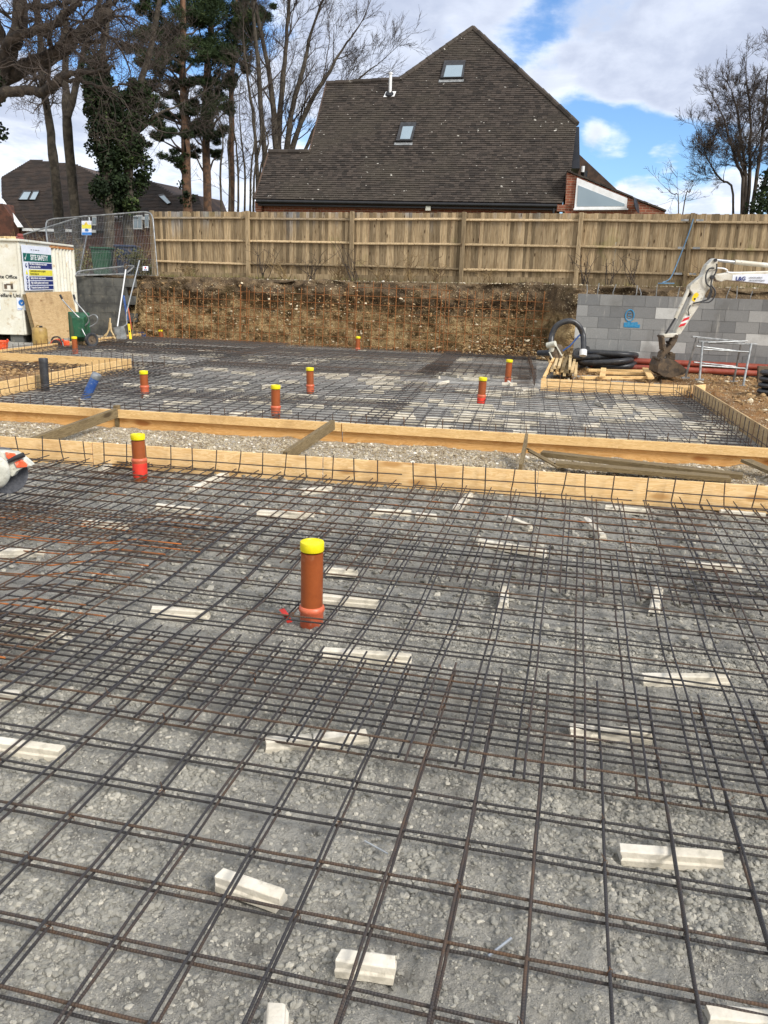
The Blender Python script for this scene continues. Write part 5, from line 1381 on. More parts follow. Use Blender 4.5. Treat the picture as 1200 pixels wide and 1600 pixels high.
    # carriage outside the right edge
    base = f(1470, 590, .2)*npv(1, 1, 0)
    for o in (-.55, .35):
        put(MB().prism([base+fh*o+rh*x+UZ*z for x, z in ((-.8, .1), (-.65, 0.02), (.65, .02), (.8, .1), (.85, .25), (.7, .42), (-.7, .42), (-.85, .25))], fh*.28), 'track', M_blk, t, bevel=.03)
    put(MB().boxf(base-rh*.6-fh*.5+UZ*.48, rh*1.4, fh*1.0, UZ*.5), 'engine_deck', M_exw, t, bevel=.06)
    put(MB().boxf(base-rh*.5-fh*.5+UZ*.98, rh*.9, fh*.6, UZ*1.2), 'cab', M_darkgrey, t, bevel=.06)
excavator()

# ------------------------------------------------------------------ main house
random.seed(41)
def tiled_plane(mb, poly, n, e, up, gauge=.1, tw=.165, lift=.032):
    """rows of individual tiles over a polygon lying in the plane (e along the eave, up the slope)"""
    P = np.array(poly); o = P[0]; a = (P-o)@e; b = (P-o)@up
    y = b.min()
    row = 0
    while y < b.max()-.02:
        ym = y+gauge*.5; xs = []
        for i in range(len(a)):
            j = (i+1) % len(a)
            if (b[i] <= ym) != (b[j] <= ym): xs.append(a[i]+(a[j]-a[i])*(ym-b[i])/(b[j]-b[i]))
        xs.sort()
        for k in range(0, len(xs)-1, 2):
            x0, x1 = xs[k], xs[k+1]; x = x0-random.uniform(0, tw)
            while x < x1:
                l, r = max(x, x0), min(x+tw, x1)
                if r-l > .02:
                    h0 = lift+random.uniform(-.006, .006); h1 = .004; dr = random.uniform(-.006, .006)
                    q = lambda u, v, h: o+e*u+up*v+n*h
                    mb.add([q(l+.002, y+dr, 0), q(r-.002, y+dr, 0), q(r-.002, y+dr, h0), q(l+.002, y+dr, h0), q(r-.002, y+gauge+.03, h1), q(l+.002, y+gauge+.03, h1)],
                           [(0, 1, 2, 3), (3, 2, 4, 5), (1, 4, 2), (0, 3, 5)], r=random.uniform(.01, 1))
                x += tw
        y += gauge; row += 1
HD = 27.4
e0 = AT(397, 311, HD); r0, r1 = ray(397, 311), ray(871, 318)
e1 = CAM+r1*(HD*r0[2]/r1[2])
EH = unit(e1-e0); BK = unit(np.cross(UZ, EH)); SL = R_(48)
if BK[1] < 0: BK = -BK
UPS = BK*math.cos(SL)+UZ*math.sin(SL); RN = unit(np.cross(EH, UPS)); RN = RN if RN[1] < 0 else -RN
def HP(px, py, off=0.): return PL(px, py, e0+RN*off, RN)
def HV(px, py, off=0.): return PL(px, py, e0-BK*off, BK)      # vertical plane of the eave
house = thing('tiled_house', (e0+e1)/2*npv(1, 1, 0)+UZ*1.6+BK*3, 'brick house behind the fence with a steep dark tiled roof sweeping down to the eaves', 'house')
RP = [(397, 311), (420, 238), (483, 238), (510, 131), (625, 125), (739, 44), (901, 193), (893, 262), (879, 318)]
poly = [HP(*q) for q in RP]
mb = MB(); tiled_plane(mb, poly, RN, EH, UPS); put(mb, 'roof', M_tile, house)
mb = MB().prism([p-RN*.012 for p in poly], BK*7.); put(mb, 'roof_body', M_tile2, house)
# ridge and hip tiles
def ridge(a, b, rad=.105, L=.33):
    mb = MB()
    n = max(1, int(np.linalg.norm(b-a)/L))
    for i in range(n):
        p = a+(b-a)*i/n; q = a+(b-a)*(i+1.06)/n; j = UZ*random.uniform(-.012, .012)
        mb.tube([p+j, q+j*.3], [rad*1.06, rad*.94], 8, r=random.uniform(.01, 1))
    put(mb, 'ridge_tiles', M_tile, house)
for i, j in ((1, 2), (3, 4), (4, 5), (5, 6)): ridge(poly[i], poly[j])
for i, j in ((2, 3), (0, 1)): put(MB().tube([poly[i]+RN*.02, poly[j]+RN*.02], .03, 6), 'verge', M_tile2, house)
# walls under the eaves
w0, w1 = e0+EH*.25+BK*.25, e1+BK*.25
mb = MB().boxf(w0*npv(1, 1, 0)+UZ*1.4, w1-w0, BK*6.5, UZ*(e0[2]-1.45)); put(mb, 'wall', M_brick, house)
mb = MB().boxf(e0*npv(1, 1, 0)+EH*.12+BK*.02+UZ*(e0[2]-.2), e1-e0-EH*.1, BK*.03, UZ*.18); put(mb, 'fascia', M_dark, house)
mb = MB().tube([e0+EH*.1-BK*.05-UZ*.08, e1-BK*.05-UZ*.08], .062, 10); put(mb, 'gutter', M_dark, house, smooth=True)
mb = MB().tube([e1-EH*.1-BK*.02-UZ*.1, e1-EH*.1-BK*.02-UZ*2.4], .04, 8); put(mb, 'downpipe', M_dark, house, smooth=True)
mb = MB().boxf(HV(397, 330)+BK*.1, EH*.22, BK*.3, UZ*.33, r=.5); put(mb, 'corbel', M_brick, house)
mb = MB().boxf(HV(870, 330)+BK*.0, EH*.45, BK*.3, UZ*.2, r=.5); put(mb, 'corbel', M_brick, house)
mb = MB().box(HV(669, 324, .03), (.16, .05, .2), math.atan2(EH[1], EH[0])); put(mb, 'vent', M_pale, house)
# roof windows
def roofwin(q, glassq):
    P = [HP(x, y, .05) for x, y in q]
    fr = put(MB().prism(P, RN*.07), 'roof_window', M_darkgrey, house, bevel=.01)
    put(MB().prism([HP(x, y, .122) for x, y in glassq], RN*.012), 'pane', M_glass, house).parent = fr
    fl = [HP(q[0][0]-2, q[0][1]+1, .035), HP(q[1][0]+1, q[1][1]+1, .035), HP(q[1][0], q[1][1]+5, .03), HP(q[0][0]-3, q[0][1]+5, .03)]
    put(MB().prism(fl, RN*.012), 'flashing', M_grey, house).parent = fr
roofwin([(688, 124), (724, 123), (727.5, 96.5), (694.5, 97)], [(693, 120.5), (720.5, 120), (723.5, 102), (697.5, 102.5)])
roofwin([(618.5, 222), (644, 222), (651, 193), (626.5, 193.5)], [(625, 217.5), (640.5, 217.5), (646, 197.5), (629.5, 198)])
b0 = HP(609, 144)
fl = put(MB().tube([HP(609.5, 146, .05), HP(609.5, 146, .05)+UZ*.62], .055, 12), 'flue', M_white, house, smooth=True)
put(MB().lathe([(.075, 0), (.075, .05), (0, .06)], HP(609.5, 146, .05)+UZ*.62, UZ, 12), 'flue_cap', M_white, house)
put(MB().prism([HP(599, 152, .04), HP(616, 151, .04), HP(619, 143, .04), HP(603, 143.5, .04)], RN*.012), 'flue_flashing', M_white, house)
put(MB().lathe([(.15, 0), (.12, .05), (0, .05)], HP(608.5, 147, .055), RN, 20), 'flue_collar', M_black, house)
# right-hand gable end: hung tiles edge-on, boards
put(MB().prism([HV(896, 198, -3.3), HV(905, 198, -3.3), HV(906, 263, -1.6), HV(893, 263, -1.6)], BK*1.4), 'tile_hanging', M_dark, house)
put(MB().prism([HV(891, 212, -2.9), HV(894.5, 211, -2.9), HV(894.5, 226, -2.6), HV(891, 227, -2.6)], BK*.1), 'board_end', M_batten, house)
put(MB().prism([HV(890.5, 231, -2.2), HV(892.5, 231, -2.2), HV(889.5, 264, -1.0), HV(887.5, 264, -1.0)], BK*.1), 'barge_board', M_white, house)
# rear slope and lean-to
q = [HV(904, 240, -5), HV(966, 298, -5), HV(966, 335, -5), HV(895, 335, -5)]
put(MB().prism(q, BK*3), 'rear_roof', M_tile2, house)
put(MB().lathe([(.12, 0), (.12, .5), (0, .5)], HV(911, 290, -4.7), UZ, 12), 'soil_vent', M_dark, house)
put(MB().lathe([(.07, 0), (.07, .2), (0, .2)], HV(910, 269, -4.6), UZ, 12), 'soil_vent_cap', M_white, house)
LT = [HV(886, 268, .0), HV(1040, 331, .0)]
put(MB().prism([HV(886, 269), HV(1039, 331.5), HV(1039, 372), HV(880, 372)], BK*2.5), 'lean_to_wall', M_brick, house)
mb = MB(); a, b = LT; n = 18
for i in range(n):
    p = a+(b-a)*i/n; q = a+(b-a)*(i+1.05)/n
    mb.boxf(p-BK*.06+UZ*random.uniform(-.01, .01), q-p, BK*2.7, UZ*.05, r=random.uniform(.01, 1))
put(mb, 'lean_to_roof', M_tile, house)
gw = put(MB().prism([HV(897, 327.5, .03), HV(979, 327, .03), HV(980, 310, .03), HV(901.5, 278, .03)], -BK*.06), 'gable_window', M_white, house)
put(MB().prism([HV(901.5, 322.5, .092), HV(976, 322, .092), HV(976, 318.5, .092), HV(903.5, 289.5, .092)], -BK*.01), 'pane', M_glass, house).parent = gw
put(MB().prism([HV(896, 328.5, .0935), HV(981, 328, .0935), HV(981, 325.6, .0935), HV(896, 326, .0935)], -BK*.05), 'sill', M_white, house).parent = gw
mb = MB().lathe([(.25, .06), (.18, .02), (0, 0)], HV(992, 322, .25), unit(EH*.8-BK*.3+UZ*.3), 20); put(mb, 'satellite_dish', M_darkgrey, house, smooth=True)

# ------------------------------------------------------------------ neighbouring houses at the left
def farhouse(label, eave, D, roofpx, slope, skyl, depthm, wallx, fasc=True):
    a = AT(*eave[0], D); ra, rb = ray(*eave[0]), ray(*eave[1]); b = CAM+rb*(D*ra[2]/rb[2])
    e = unit(b-a); bk = unit(np.cross(UZ, e)); bk = bk if bk[1] > 0 else -bk
    up = bk*math.cos(slope)+UZ*math.sin(slope); n = unit(np.cross(e, up)); n = n if n[1] < 0 else -n
    h = thing('brown_roofed_house', (a+b)/2*npv(1, 1, 0)+UZ*1.6, label, 'house')
    P = [PL(x, y, a, n) for x, y in roofpx]
    mb = MB(); tiled_plane(mb, P, n, e, up, .12, .3, .03); put(mb, 'roof', simple('brown_tiles_far', C(58, 47, 40), C(43, 36, 32), 2., .9, orand=0), h)
    put(MB().prism([p-n*.02 for p in P], bk*depthm), 'roof_body', M_tile2, h)
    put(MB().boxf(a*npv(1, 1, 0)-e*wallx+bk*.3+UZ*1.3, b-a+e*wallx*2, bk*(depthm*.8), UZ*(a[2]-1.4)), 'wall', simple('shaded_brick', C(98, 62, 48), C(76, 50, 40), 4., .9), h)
    if fasc:
        put(MB().boxf(a-UZ*.12-bk*.03, b-a, bk*.03, UZ*.14), 'fascia', M_white, h)
    for q in skyl:
        fr = put(MB().prism([PL(x, y, a+n*.05, n) for x, y in q], n*.06), 'roof_window', M_darkgrey, h)
        c = np.mean(q, axis=0); g = [(c[0]+(x-c[0])*.82, c[1]+(y-c[1])*.82) for x, y in q]
        put(MB().prism([PL(x, y, a+n*.115, n) for x, y in g], n*.01), 'pane', M_glass, h).parent = fr
    return h, a, b, e, bk, n
h, a, b, e, bk, n = farhouse('brown roofed house at the far left behind the bare trunks', ((35, 357), (150, 360)), 44., [(35, 357), (3, 310), (2, 277), (49, 249), (122, 258), (152, 275), (185, 330), (187, 361)], R_(42), [[(28, 313), (43, 313), (50, 299), (37, 299)], [(45, 313), (55, 313), (62, 298.5), (52, 299)]], 7., .5)
q = [PL(x, y, a+n*.1, n) for x, y in ((1, 312), (5, 312), (37, 356), (28, 356))]
put(MB().prism(q, n*.06), 'barge_board', M_white, h)
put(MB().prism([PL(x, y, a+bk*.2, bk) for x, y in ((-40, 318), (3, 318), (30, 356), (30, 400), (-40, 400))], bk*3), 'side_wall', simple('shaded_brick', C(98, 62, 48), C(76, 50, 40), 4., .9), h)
h, a, b, e, bk, n = farhouse('lower brown roofed house seen between the ivy trunks and the pines', ((178, 339), (318, 340)), 41., [(170, 343), (196, 288), (212, 278), (236, 283), (262, 298), (272, 305), (309, 305), (319, 333)], R_(40), [[(262, 320), (268, 318), (256, 304), (247, 306)]], 2.5, .3)
for x0, x1, y0, y1 in ((208, 222, 336, 358), (226, 232, 334, 356), (144, 150, 338, 352)):
    fr = put(MB().prism([PL(x, y, a-bk*.05, bk) for x, y in ((x0, y1), (x1, y1), (x1, y0), (x0, y0))], bk*.05), 'window', M_white, h)
    for k in range(2):
        xa = x0+(x1-x0)*(.08+.46*k); xb = x0+(x1-x0)*(.46+.46*k)
        put(MB().prism([PL(x, y, a-bk*.06, bk) for x, y in ((xa, y1-2), (xb, y1-2), (xb, y0+2), (xa, y0+2))], bk*.02), 'pane', M_glass, h).parent = fr

# ------------------------------------------------------------------ trees
TR = random.Random(5)
def rv(s=1.): return npv(TR.gauss(0, s), TR.gauss(0, s), TR.gauss(0, s))
def limb(mb, p, d, r, L, lv, cfg):
    """a wandering tapered branch with its own side branches"""
    n = cfg['seg'][min(lv, len(cfg['seg'])-1)]; pts = [p]; d = unit(d); dirs = [d]
    for i in range(n):
        d = unit(d+rv(cfg['wob'])+UZ*cfg['up']); p = p+d*L/n; pts.append(p); dirs.append(d)
    end = max(cfg['rmin']*.7, r*.35)
    rad = [max(cfg['rmin']*.7, r+(end-r)*i/n) for i in range(n+1)]
    mb.tube(pts, rad, 5 if r > .05 else (4 if r > .02 else 3), cap=r > .03)
    if lv >= cfg['lev']: return
    kids = cfg['kids'][min(lv, len(cfg['kids'])-1)]
    for k in range(kids):
        t = TR.uniform(.25, 1.)*n; i = min(int(t), n-1); q = pts[i]+(pts[i+1]-pts[i])*(t-i)
        ax = rv(); ax = unit(ax-dirs[i]*(ax@dirs[i]))
        a = R_(TR.uniform(*cfg['ang'])); nd_ = dirs[i]*math.cos(a)+ax*math.sin(a)
        if 'flat' in cfg: nd_[2] *= cfg['flat']
        limb(mb, q, nd_, max(cfg['rmin'], rad[i]*TR.uniform(.45, .7)), L*TR.uniform(.42, .72), lv+1, cfg)
def stem(mb, pts, rad, kids, cfg, tmin=.35, lv=0, L0=2., sides=9, ang=(35, 75)):
    P = smoothpath(pts, 4); n = len(P)
    R = np.interp(np.linspace(0, len(rad)-1, n), range(len(rad)), rad)
    mb.tube([p+rv(.012) for p in P], [r*TR.uniform(.94, 1.07) for r in R], sides)
    for k in range(kids):
        t = TR.uniform(tmin, 1.); i = min(int(t*(n-1)), n-2); d = unit(P[i+1]-P[i])
        ax = rv(); ax = unit(ax-d*(ax@d)); a = R_(TR.uniform(*ang))
        limb(mb, P[i], d*math.cos(a)+ax*math.sin(a), max(cfg['rmin'], R[i]*TR.uniform(.22, .45)), L0*TR.uniform(.5, 1.2)*(1.15-.5*t), lv+1, cfg)
    return P, R
def pxp(lst, D, z0=1.5):
    """polyline of sight-line points on the upright plane D metres out; first point goes to the ground"""
    b = AT(600, 440, D); out = [PL(x, y, b, fh) for x, y in lst]
    out = [p+fh*TR.uniform(-.15, .15) for p in out]
    q = out[0].copy(); q[2] = z0; return [q]+out[1:]
def treething(name, pt, label, cat='tree', group=None):
    return thing(name, npv(pt[0], pt[1], 1.5), label, cat, group)
LEAFV = None
def leaves(centers, n, size, rad, m, name, par, flat=1., sliver=.45, out=False):
    """many small leaf faces scattered round the given points"""
    C_ = np.repeat(np.array(centers), n, 0); R3 = np.repeat(np.array(rad), n)[:, None]
    N = len(C_); o = RNG.normal(size=(N, 3)); o /= np.linalg.norm(o, axis=1)[:, None]
    o *= RNG.random((N, 1))**(.4)*R3; o[:, 2] *= flat
    c = C_+o
    a = RNG.normal(size=(N, 3)); a /= np.linalg.norm(a, axis=1)[:, None]
    if out: a = a*.6+o/np.maximum(R3, 1e-3); a[:, 2] += .2; a /= np.linalg.norm(a, axis=1)[:, None]
    b = np.cross(a, RNG.normal(size=(N, 3))); b /= np.linalg.norm(b, axis=1)[:, None]
    s = size*RNG.uniform(.6, 1.3, (N, 1))
    V = np.stack([c-a*s*.5, c+b*s*sliver*.5, c+a*s*.5, c-b*s*sliver*.5], 1).reshape(-1, 3)
    inv = np.array(par.matrix_world.inverted()); V = V@inv[:3, :3].T+inv[:3, 3]
    Fq = np.arange(4*N).reshape(-1, 4)
    # light and dark by clump: a leaf's own tint plus the tint of its clump
    cl = np.repeat(RNG.uniform(.1, .75, len(centers)), n)
    rn = np.repeat(np.clip(cl+RNG.normal(0, .18, N), .01, 1), 4)
    return fast_mesh(name, V, Fq, m, rnd=rn, parent=par)

BARE = dict(lev=4, seg=(6, 5, 4, 3, 2), wob=.17, up=.04, kids=(7, 6, 5, 4), ang=(22, 62), rmin=.0046)
BG = 'bare winter trees beyond the fence'
def bare(label, D, stems_, cfg=BARE, bark=M_bark, kids=26, L0=2.6, name='bare_tree', group=BG, tmin=.3, ang=(35, 75)):
    p0 = pxp(stems_[0][0], D)[0]; t = treething(name, p0, label, 'tree', group)
    tb = MB(); tw = MB()
    for pts, rad in stems_:
        P = pxp(pts, D) if pts[0][1] > 325 else [q for q in pxp([pts[0]]+list(pts), D)[1:]]
        k = MB(); PP, RR = stem(k, P, rad, 0, cfg)
        tb.v += []; off = len(tb.v); tb.v += k.v; tb.f += [tuple(i+off for i in f) for f in k.f]; tb.r += k.r; tb.al += k.al; tb.ru += k.ru; tb.ag += k.ag
        n = len(PP)
        for c in range(kids):
            u = TR.uniform(tmin, 1.); i = min(int(u*(n-1)), n-2); d = unit(PP[i+1]-PP[i])
            ax = rv(); ax = unit(ax-d*(ax@d)); a = R_(TR.uniform(*ang))
            limb(tw, PP[i], d*math.cos(a)+ax*math.sin(a), max(cfg['rmin'], RR[i]*TR.uniform(.22, .5)), L0*TR.uniform(.45, 1.2)*(1.2-.6*u), 1, cfg)
        limb(tw, PP[-1], PP[-1]-PP[-2], RR[-1], L0*.8, 1, cfg)
    put(tb, 'trunk', bark, t, smooth=True); put(tw, 'crown', M_twig, t)
    return t
def ivy_on(t, stems_, D, y0, y1, w0, w1, n, label=None):
    pts = []; rad = []
    for lst in stems_:
        P = smoothpath(pxp(lst, D), 6)
        for p in P:
            # image row decides how far up the ivy reaches
            v = p-CAM; py = 800-F*(v@UP)/(v@_f)
            if y0 < py < y1:
                f_ = (py-y0)/(y1-y0); w = w0+(w1-w0)*f_
                for k in range(5): pts.append(p+npv(TR.gauss(0, w*.5), TR.gauss(0, w*.5), TR.gauss(0, .25))); rad.append(w*TR.uniform(.5, .95))
    leaves(pts, n, .115, rad, M_ivy, 'ivy', t, 1.1, .75)
s1 = ([(90, 335), (85, 270), (75, 190), (68, 130), (66, 90), (60, 20), (62, -60), (66, -120)], [.24, .19, .15, .135, .12, .1, .08, .05])
t = bare('leftmost of the three plain bare trunks rising behind the site office', 33., [s1], kids=13, L0=2.8)
s2 = ([(120, 335), (110, 260), (106, 180), (100, 110), (101, 60), (104, 0), (108, -60), (112, -120)], [.22, .18, .16, .12, .11, .1, .08, .05])
s2b = ([(107, 185), (118, 130), (128, 85), (135, 50), (150, 25), (160, -10), (170, -60)], [.14, .12, .11, .1, .09, .08, .05])
t = bare('forked bare trunk just left of the ivy clad trees', 31., [s2, s2b], kids=9, L0=2.5)
s3 = ([(165, 335), (166, 240), (161, 160), (153, 110), (165, 70), (170, 0), (176, -60)], [.2, .18, .16, .13, .1, .08, .05])
t = bare('left one of two tree trunks wrapped thickly in dark ivy', 30., [s3], kids=8, L0=2.0, name='ivy_clad_tree')
ivy_on(t, [s3[0]], 30., 112, 340, .38, .56, 330)
s4 = ([(198, 335), (200, 250), (212, 170), (222, 120), (232, 85), (240, 40), (256, -20), (262, -60)], [.2, .18, .16, .12, .1, .09, .07, .05])
s4b = ([(206, 215), (225, 195), (250, 178), (275, 165)], [.09, .07, .05, .03])
t = bare('right one of two tree trunks wrapped thickly in dark ivy', 30.5, [s4, s4b], kids=5, L0=2.0, name='ivy_clad_tree')
ivy_on(t, [s4[0]], 30.5, 135, 340, .34, .56, 330)

# Scots pines
def pine(label, D, trunk, rad, clumps, n=330, ivy=None):
    p0 = pxp(trunk, D)[0]; t = treething('pine_tree', p0, label, 'tree', 'Scots pines behind the fence')
    mb = MB(); P, R = stem(mb, pxp(trunk, D), rad, 0, BARE); 
    b = AT(600, 440, D); cs = []; rs = []
    br = MB()
    for (x, y, r) in clumps:
        c = PL(x, y, b, fh)+fh*TR.uniform(-1.4, 1.4)
        i = int(np.argmin([np.linalg.norm(p-c+UZ*.9) for p in P])); q = P[i]
        br.tube([q, (q+c)/2+UZ*TR.uniform(-.2, .25), c], [min(R[i]*.45, .07), .04, .02], 5)
        rr = r*1.55*D/F
        for k in range(6):
            cs.append(c+npv(TR.gauss(0, rr*.55), TR.gauss(0, rr*.55), TR.gauss(0, rr*.28))); rs.append(rr*TR.uniform(.4, .7))
            br.tube([c, (c+cs[-1])/2, cs[-1]], [.02, .014, .008], 3)
    for k in range(9):      # dead snags below the crown
        i = TR.randint(int(len(P)*.25), int(len(P)*.7)); d = rv(); d[2] = abs(d[2])*.2-.1
        limb(br, P[i], d, .03, TR.uniform(.6, 1.8), 3, BARE)
    put(mb, 'trunk', M_pinebark, t, smooth=True); put(br, 'branches', M_twig, t)
    leaves(cs, n, .19, rs, M_needle, 'foliage', t, .62, .15, True)
    if ivy: ivy_on(t, [trunk], D, ivy, 340, .16, .34, 70)
pine('Scots pine with the reddish straight trunk, left of the pair', 37., [(293, 335), (290, 240), (288, 170), (286, 100), (286, 40), (285, -40), (284, -100)], [.22, .19, .17, .15, .13, .1, .07],
     [(250, 25, 17), (216, 38, 13), (233, 58, 14), (275, 15, 18), (262, 48, 16), (206, 76, 10), (240, 84, 13), (292, 62, 17), (258, 104, 12), (288, 122, 12), (246, 132, 11), (270, 150, 10), (240, 160, 10), (300, 96, 14), (310, 30, 18), (295, -10, 18), (255, -10, 16), (262, 176, 9), (302, 172, 8), (236, 186, 8), (274, 250, 9), (250, 218, 9), (262, 205, 9), (298, 215, 9), (310, 80, 12), (225, 15, 12), (268, 78, 13), (228, 104, 9), (280, 40, 14), (300, 135, 10), (262, 128, 10), (222, 165, 7)], ivy=262)
pine('Scots pine with the darker trunk, right of the reddish one', 39., [(324, 335), (322, 230), (320, 180), (325, 90), (330, 30), (332, -40), (333, -100)], [.2, .18, .16, .14, .12, .1, .07],
     [(330, 8, 18), (352, 30, 17), (370, 58, 15), (336, 70, 15), (342, 108, 14), (366, 96, 12), (318, 142, 13), (338, 150, 13), (346, 190, 12), (326, 206, 10), (308, 202, 9), (352, -6, 18), (320, -20, 18), (352, 132, 10), (308, 118, 11), (340, 215, 9), (300, 236, 8), (375, 20, 13), (330, 165, 12), (348, 82, 14), (318, 48, 14), (300, 165, 9), (352, 165, 10), (290, 200, 8), (336, 236, 8)])
pine('slimmest Scots pine, furthest right and half hidden by bare stems', 41., [(358, 335), (362, 230), (362, 150), (366, 80), (370, 20), (372, -50)], [.16, .14, .12, .1, .08, .05],
     [(380, 18, 13), (396, 40, 12), (412, 28, 10), (402, 60, 8), (385, -6, 15), (366, 42, 12), (408, 6, 9), (376, 82, 11), (360, 118, 10), (386, 112, 7)])
# bare group between the pines and the house roof
VASE = dict(lev=4, seg=(6, 5, 4, 3, 2), wob=.1, up=.07, kids=(6, 5, 5, 4), ang=(18, 48), rmin=.005)
bare('big many-stemmed bare tree fanning out behind the left end of the house roof', 38., [
    ([(440, 335), (436, 280), (432, 230), (425, 150), (412, 70), (400, 10), (392, -50)], [.2, .17, .15, .12, .09, .07, .05]),
    ([(446, 335), (440, 280), (434, 225), (440, 150), (446, 80), (452, 10), (456, -50)], [.2, .17, .15, .12, .09, .07, .05]),
    ([(448, 335), (446, 280), (450, 225), (458, 165), (474, 110), (486, 50), (505, 0)], [.2, .17, .14, .11, .09, .06, .04]),
    ([(456, 335), (452, 285), (460, 220), (484, 160), (510, 120), (530, 85), (552, 55)], [.18, .15, .12, .1, .08, .05, .03]),
    ([(470, 250), (498, 190), (530, 150), (560, 122), (590, 100)], [.08, .07, .05, .04, .02])], cfg=VASE, kids=11, L0=2.2, ang=(14, 45))
bare('slender bare tree standing just right of the pines', 35., [([(410, 335), (414, 270), (408, 180), (404, 110), (398, 40), (396, -30), (394, -80)], [.13, .12, .1, .09, .07, .05, .04]), ([(404, 335), (402, 270), (396, 190), (386, 120), (380, 60)], [.09, .08, .06, .05, .03])], cfg=VASE, kids=12, L0=1.6)
SHRUB = dict(lev=3, seg=(5, 4, 3, 2), wob=.14, up=.10, kids=(4, 4, 3), ang=(14, 40), rmin=.006)
bare('thicket of thin grey bare stems between pine trunks and house', 33., [([(350+dx*9, 335), (349+dx*10+TR.uniform(-6, 6), 280), (346+dx*11+TR.uniform(-9, 9), 225), (344+dx*12+TR.uniform(-12, 12), 165+abs(dx-3)*9)], [.05, .04, .03, .015]) for dx in range(7)], cfg=SHRUB, kids=8, L0=1.3, name='bare_thicket', tmin=.1)
# right-hand tree
RED = dict(lev=4, seg=(6, 5, 4, 4, 3), wob=.10, up=.08, kids=(8, 7, 5, 5), ang=(18, 55), rmin=.0045)
M_redtwig = simple('reddish_twigs', C(96, 72, 64), C(72, 54, 50), 3., .95)
t = bare('bare reddish many-stemmed tree at the right edge above the fence', 31., [
    ([(1162, 335), (1160, 300), (1150, 250), (1132, 200), (1122, 165)], [0.068, 0.062, 0.050, 0.031, 0.019]),
    ([(1165, 335), (1164, 300), (1160, 240), (1152, 180), (1146, 140)], [0.074, 0.062, 0.050, 0.037, 0.019]),
    ([(1168, 335), (1170, 300), (1172, 240), (1170, 180), (1168, 120)], [0.081, 0.068, 0.056, 0.037, 0.019]),
    ([(1172, 335), (1180, 290), (1190, 240), (1195, 180), (1200, 115)], [0.081, 0.068, 0.056, 0.037, 0.019]),
    ([(1180, 335), (1195, 290), (1215, 240), (1230, 190), (1250, 140)], [0.081, 0.068, 0.056, 0.037, 0.019]),
    ([(1160, 335), (1148, 305), (1128, 280), (1108, 255), (1098, 225)], [0.056, 0.043, 0.031, 0.025, 0.012])], cfg=RED, bark=M_twig, kids=18, L0=1.08, ang=(20, 65))
bare('small sparse bare sapling right of the house gable', 30., [([(1062, 335), (1060, 318), (1050, 303), (1036, 292)], [.03, .02, .014, .009]), ([(1066, 335), (1068, 315), (1078, 300), (1084, 286)], [.03, .02, .014, .009])], cfg=dict(lev=3, seg=(4, 3, 2), wob=.1, up=.05, kids=(4, 3, 2), ang=(20, 50), rmin=.006), kids=6, L0=.8)
bush = treething('evergreen_bush', AT(1196, 320, 29.5), 'dark evergreen bush at the right edge behind the fence', 'bush')
pts = [AT(x, y, 29.5+TR.uniform(-.5, .5)) for x, y in ((1192, 300), (1200, 280), (1206, 305), (1190, 318), (1204, 325), (1212, 290), (1180, 326), (1220, 318))]
leaves(pts, 160, .13, [.4]*8, M_ivy, 'foliage', bush, 1., .6)
put(MB().tube([AT(1200, 340, 29.5), AT(1201, 300, 29.5)], .05, 6), 'stem', M_bark, bush)

# low growth along the neighbours' side, left
def bushes():
    for i, (x, y, D, r, l) in enumerate([(60, 405, 25.5, .8, 'low scrubby bush behind the site office roof'), (105, 412, 26, .7, 'low scrubby bush left of the green bin'), (225, 415, 24.3, .5, 'low weedy bush beside the fence end post'), (20, 398, 27, .9, 'wide scrubby bush at the left edge behind the site office')]):
        p = AT(x, y, D); t = treething('scrub_bush', p, l, 'bush'); p[2] = 1.9
        leaves([p+npv(TR.gauss(0, r*.8), TR.gauss(0, r*.4), TR.uniform(-.2, .35)) for k in range(14)], 90, .09, [r*.45]*14, M_scrub, 'foliage', t, .8, .5)
        mb = MB()
        for k in range(10): limb(mb, p*npv(1, 1, 0)+UZ*1.6+npv(TR.gauss(0, r*.4), TR.gauss(0, .2), 0), npv(TR.gauss(0, .3), TR.gauss(0, .3), 1), .012, TR.uniform(.5, 1.1), 2, BARE)
        put(mb, 'stems', M_bramble, t)
bushes()

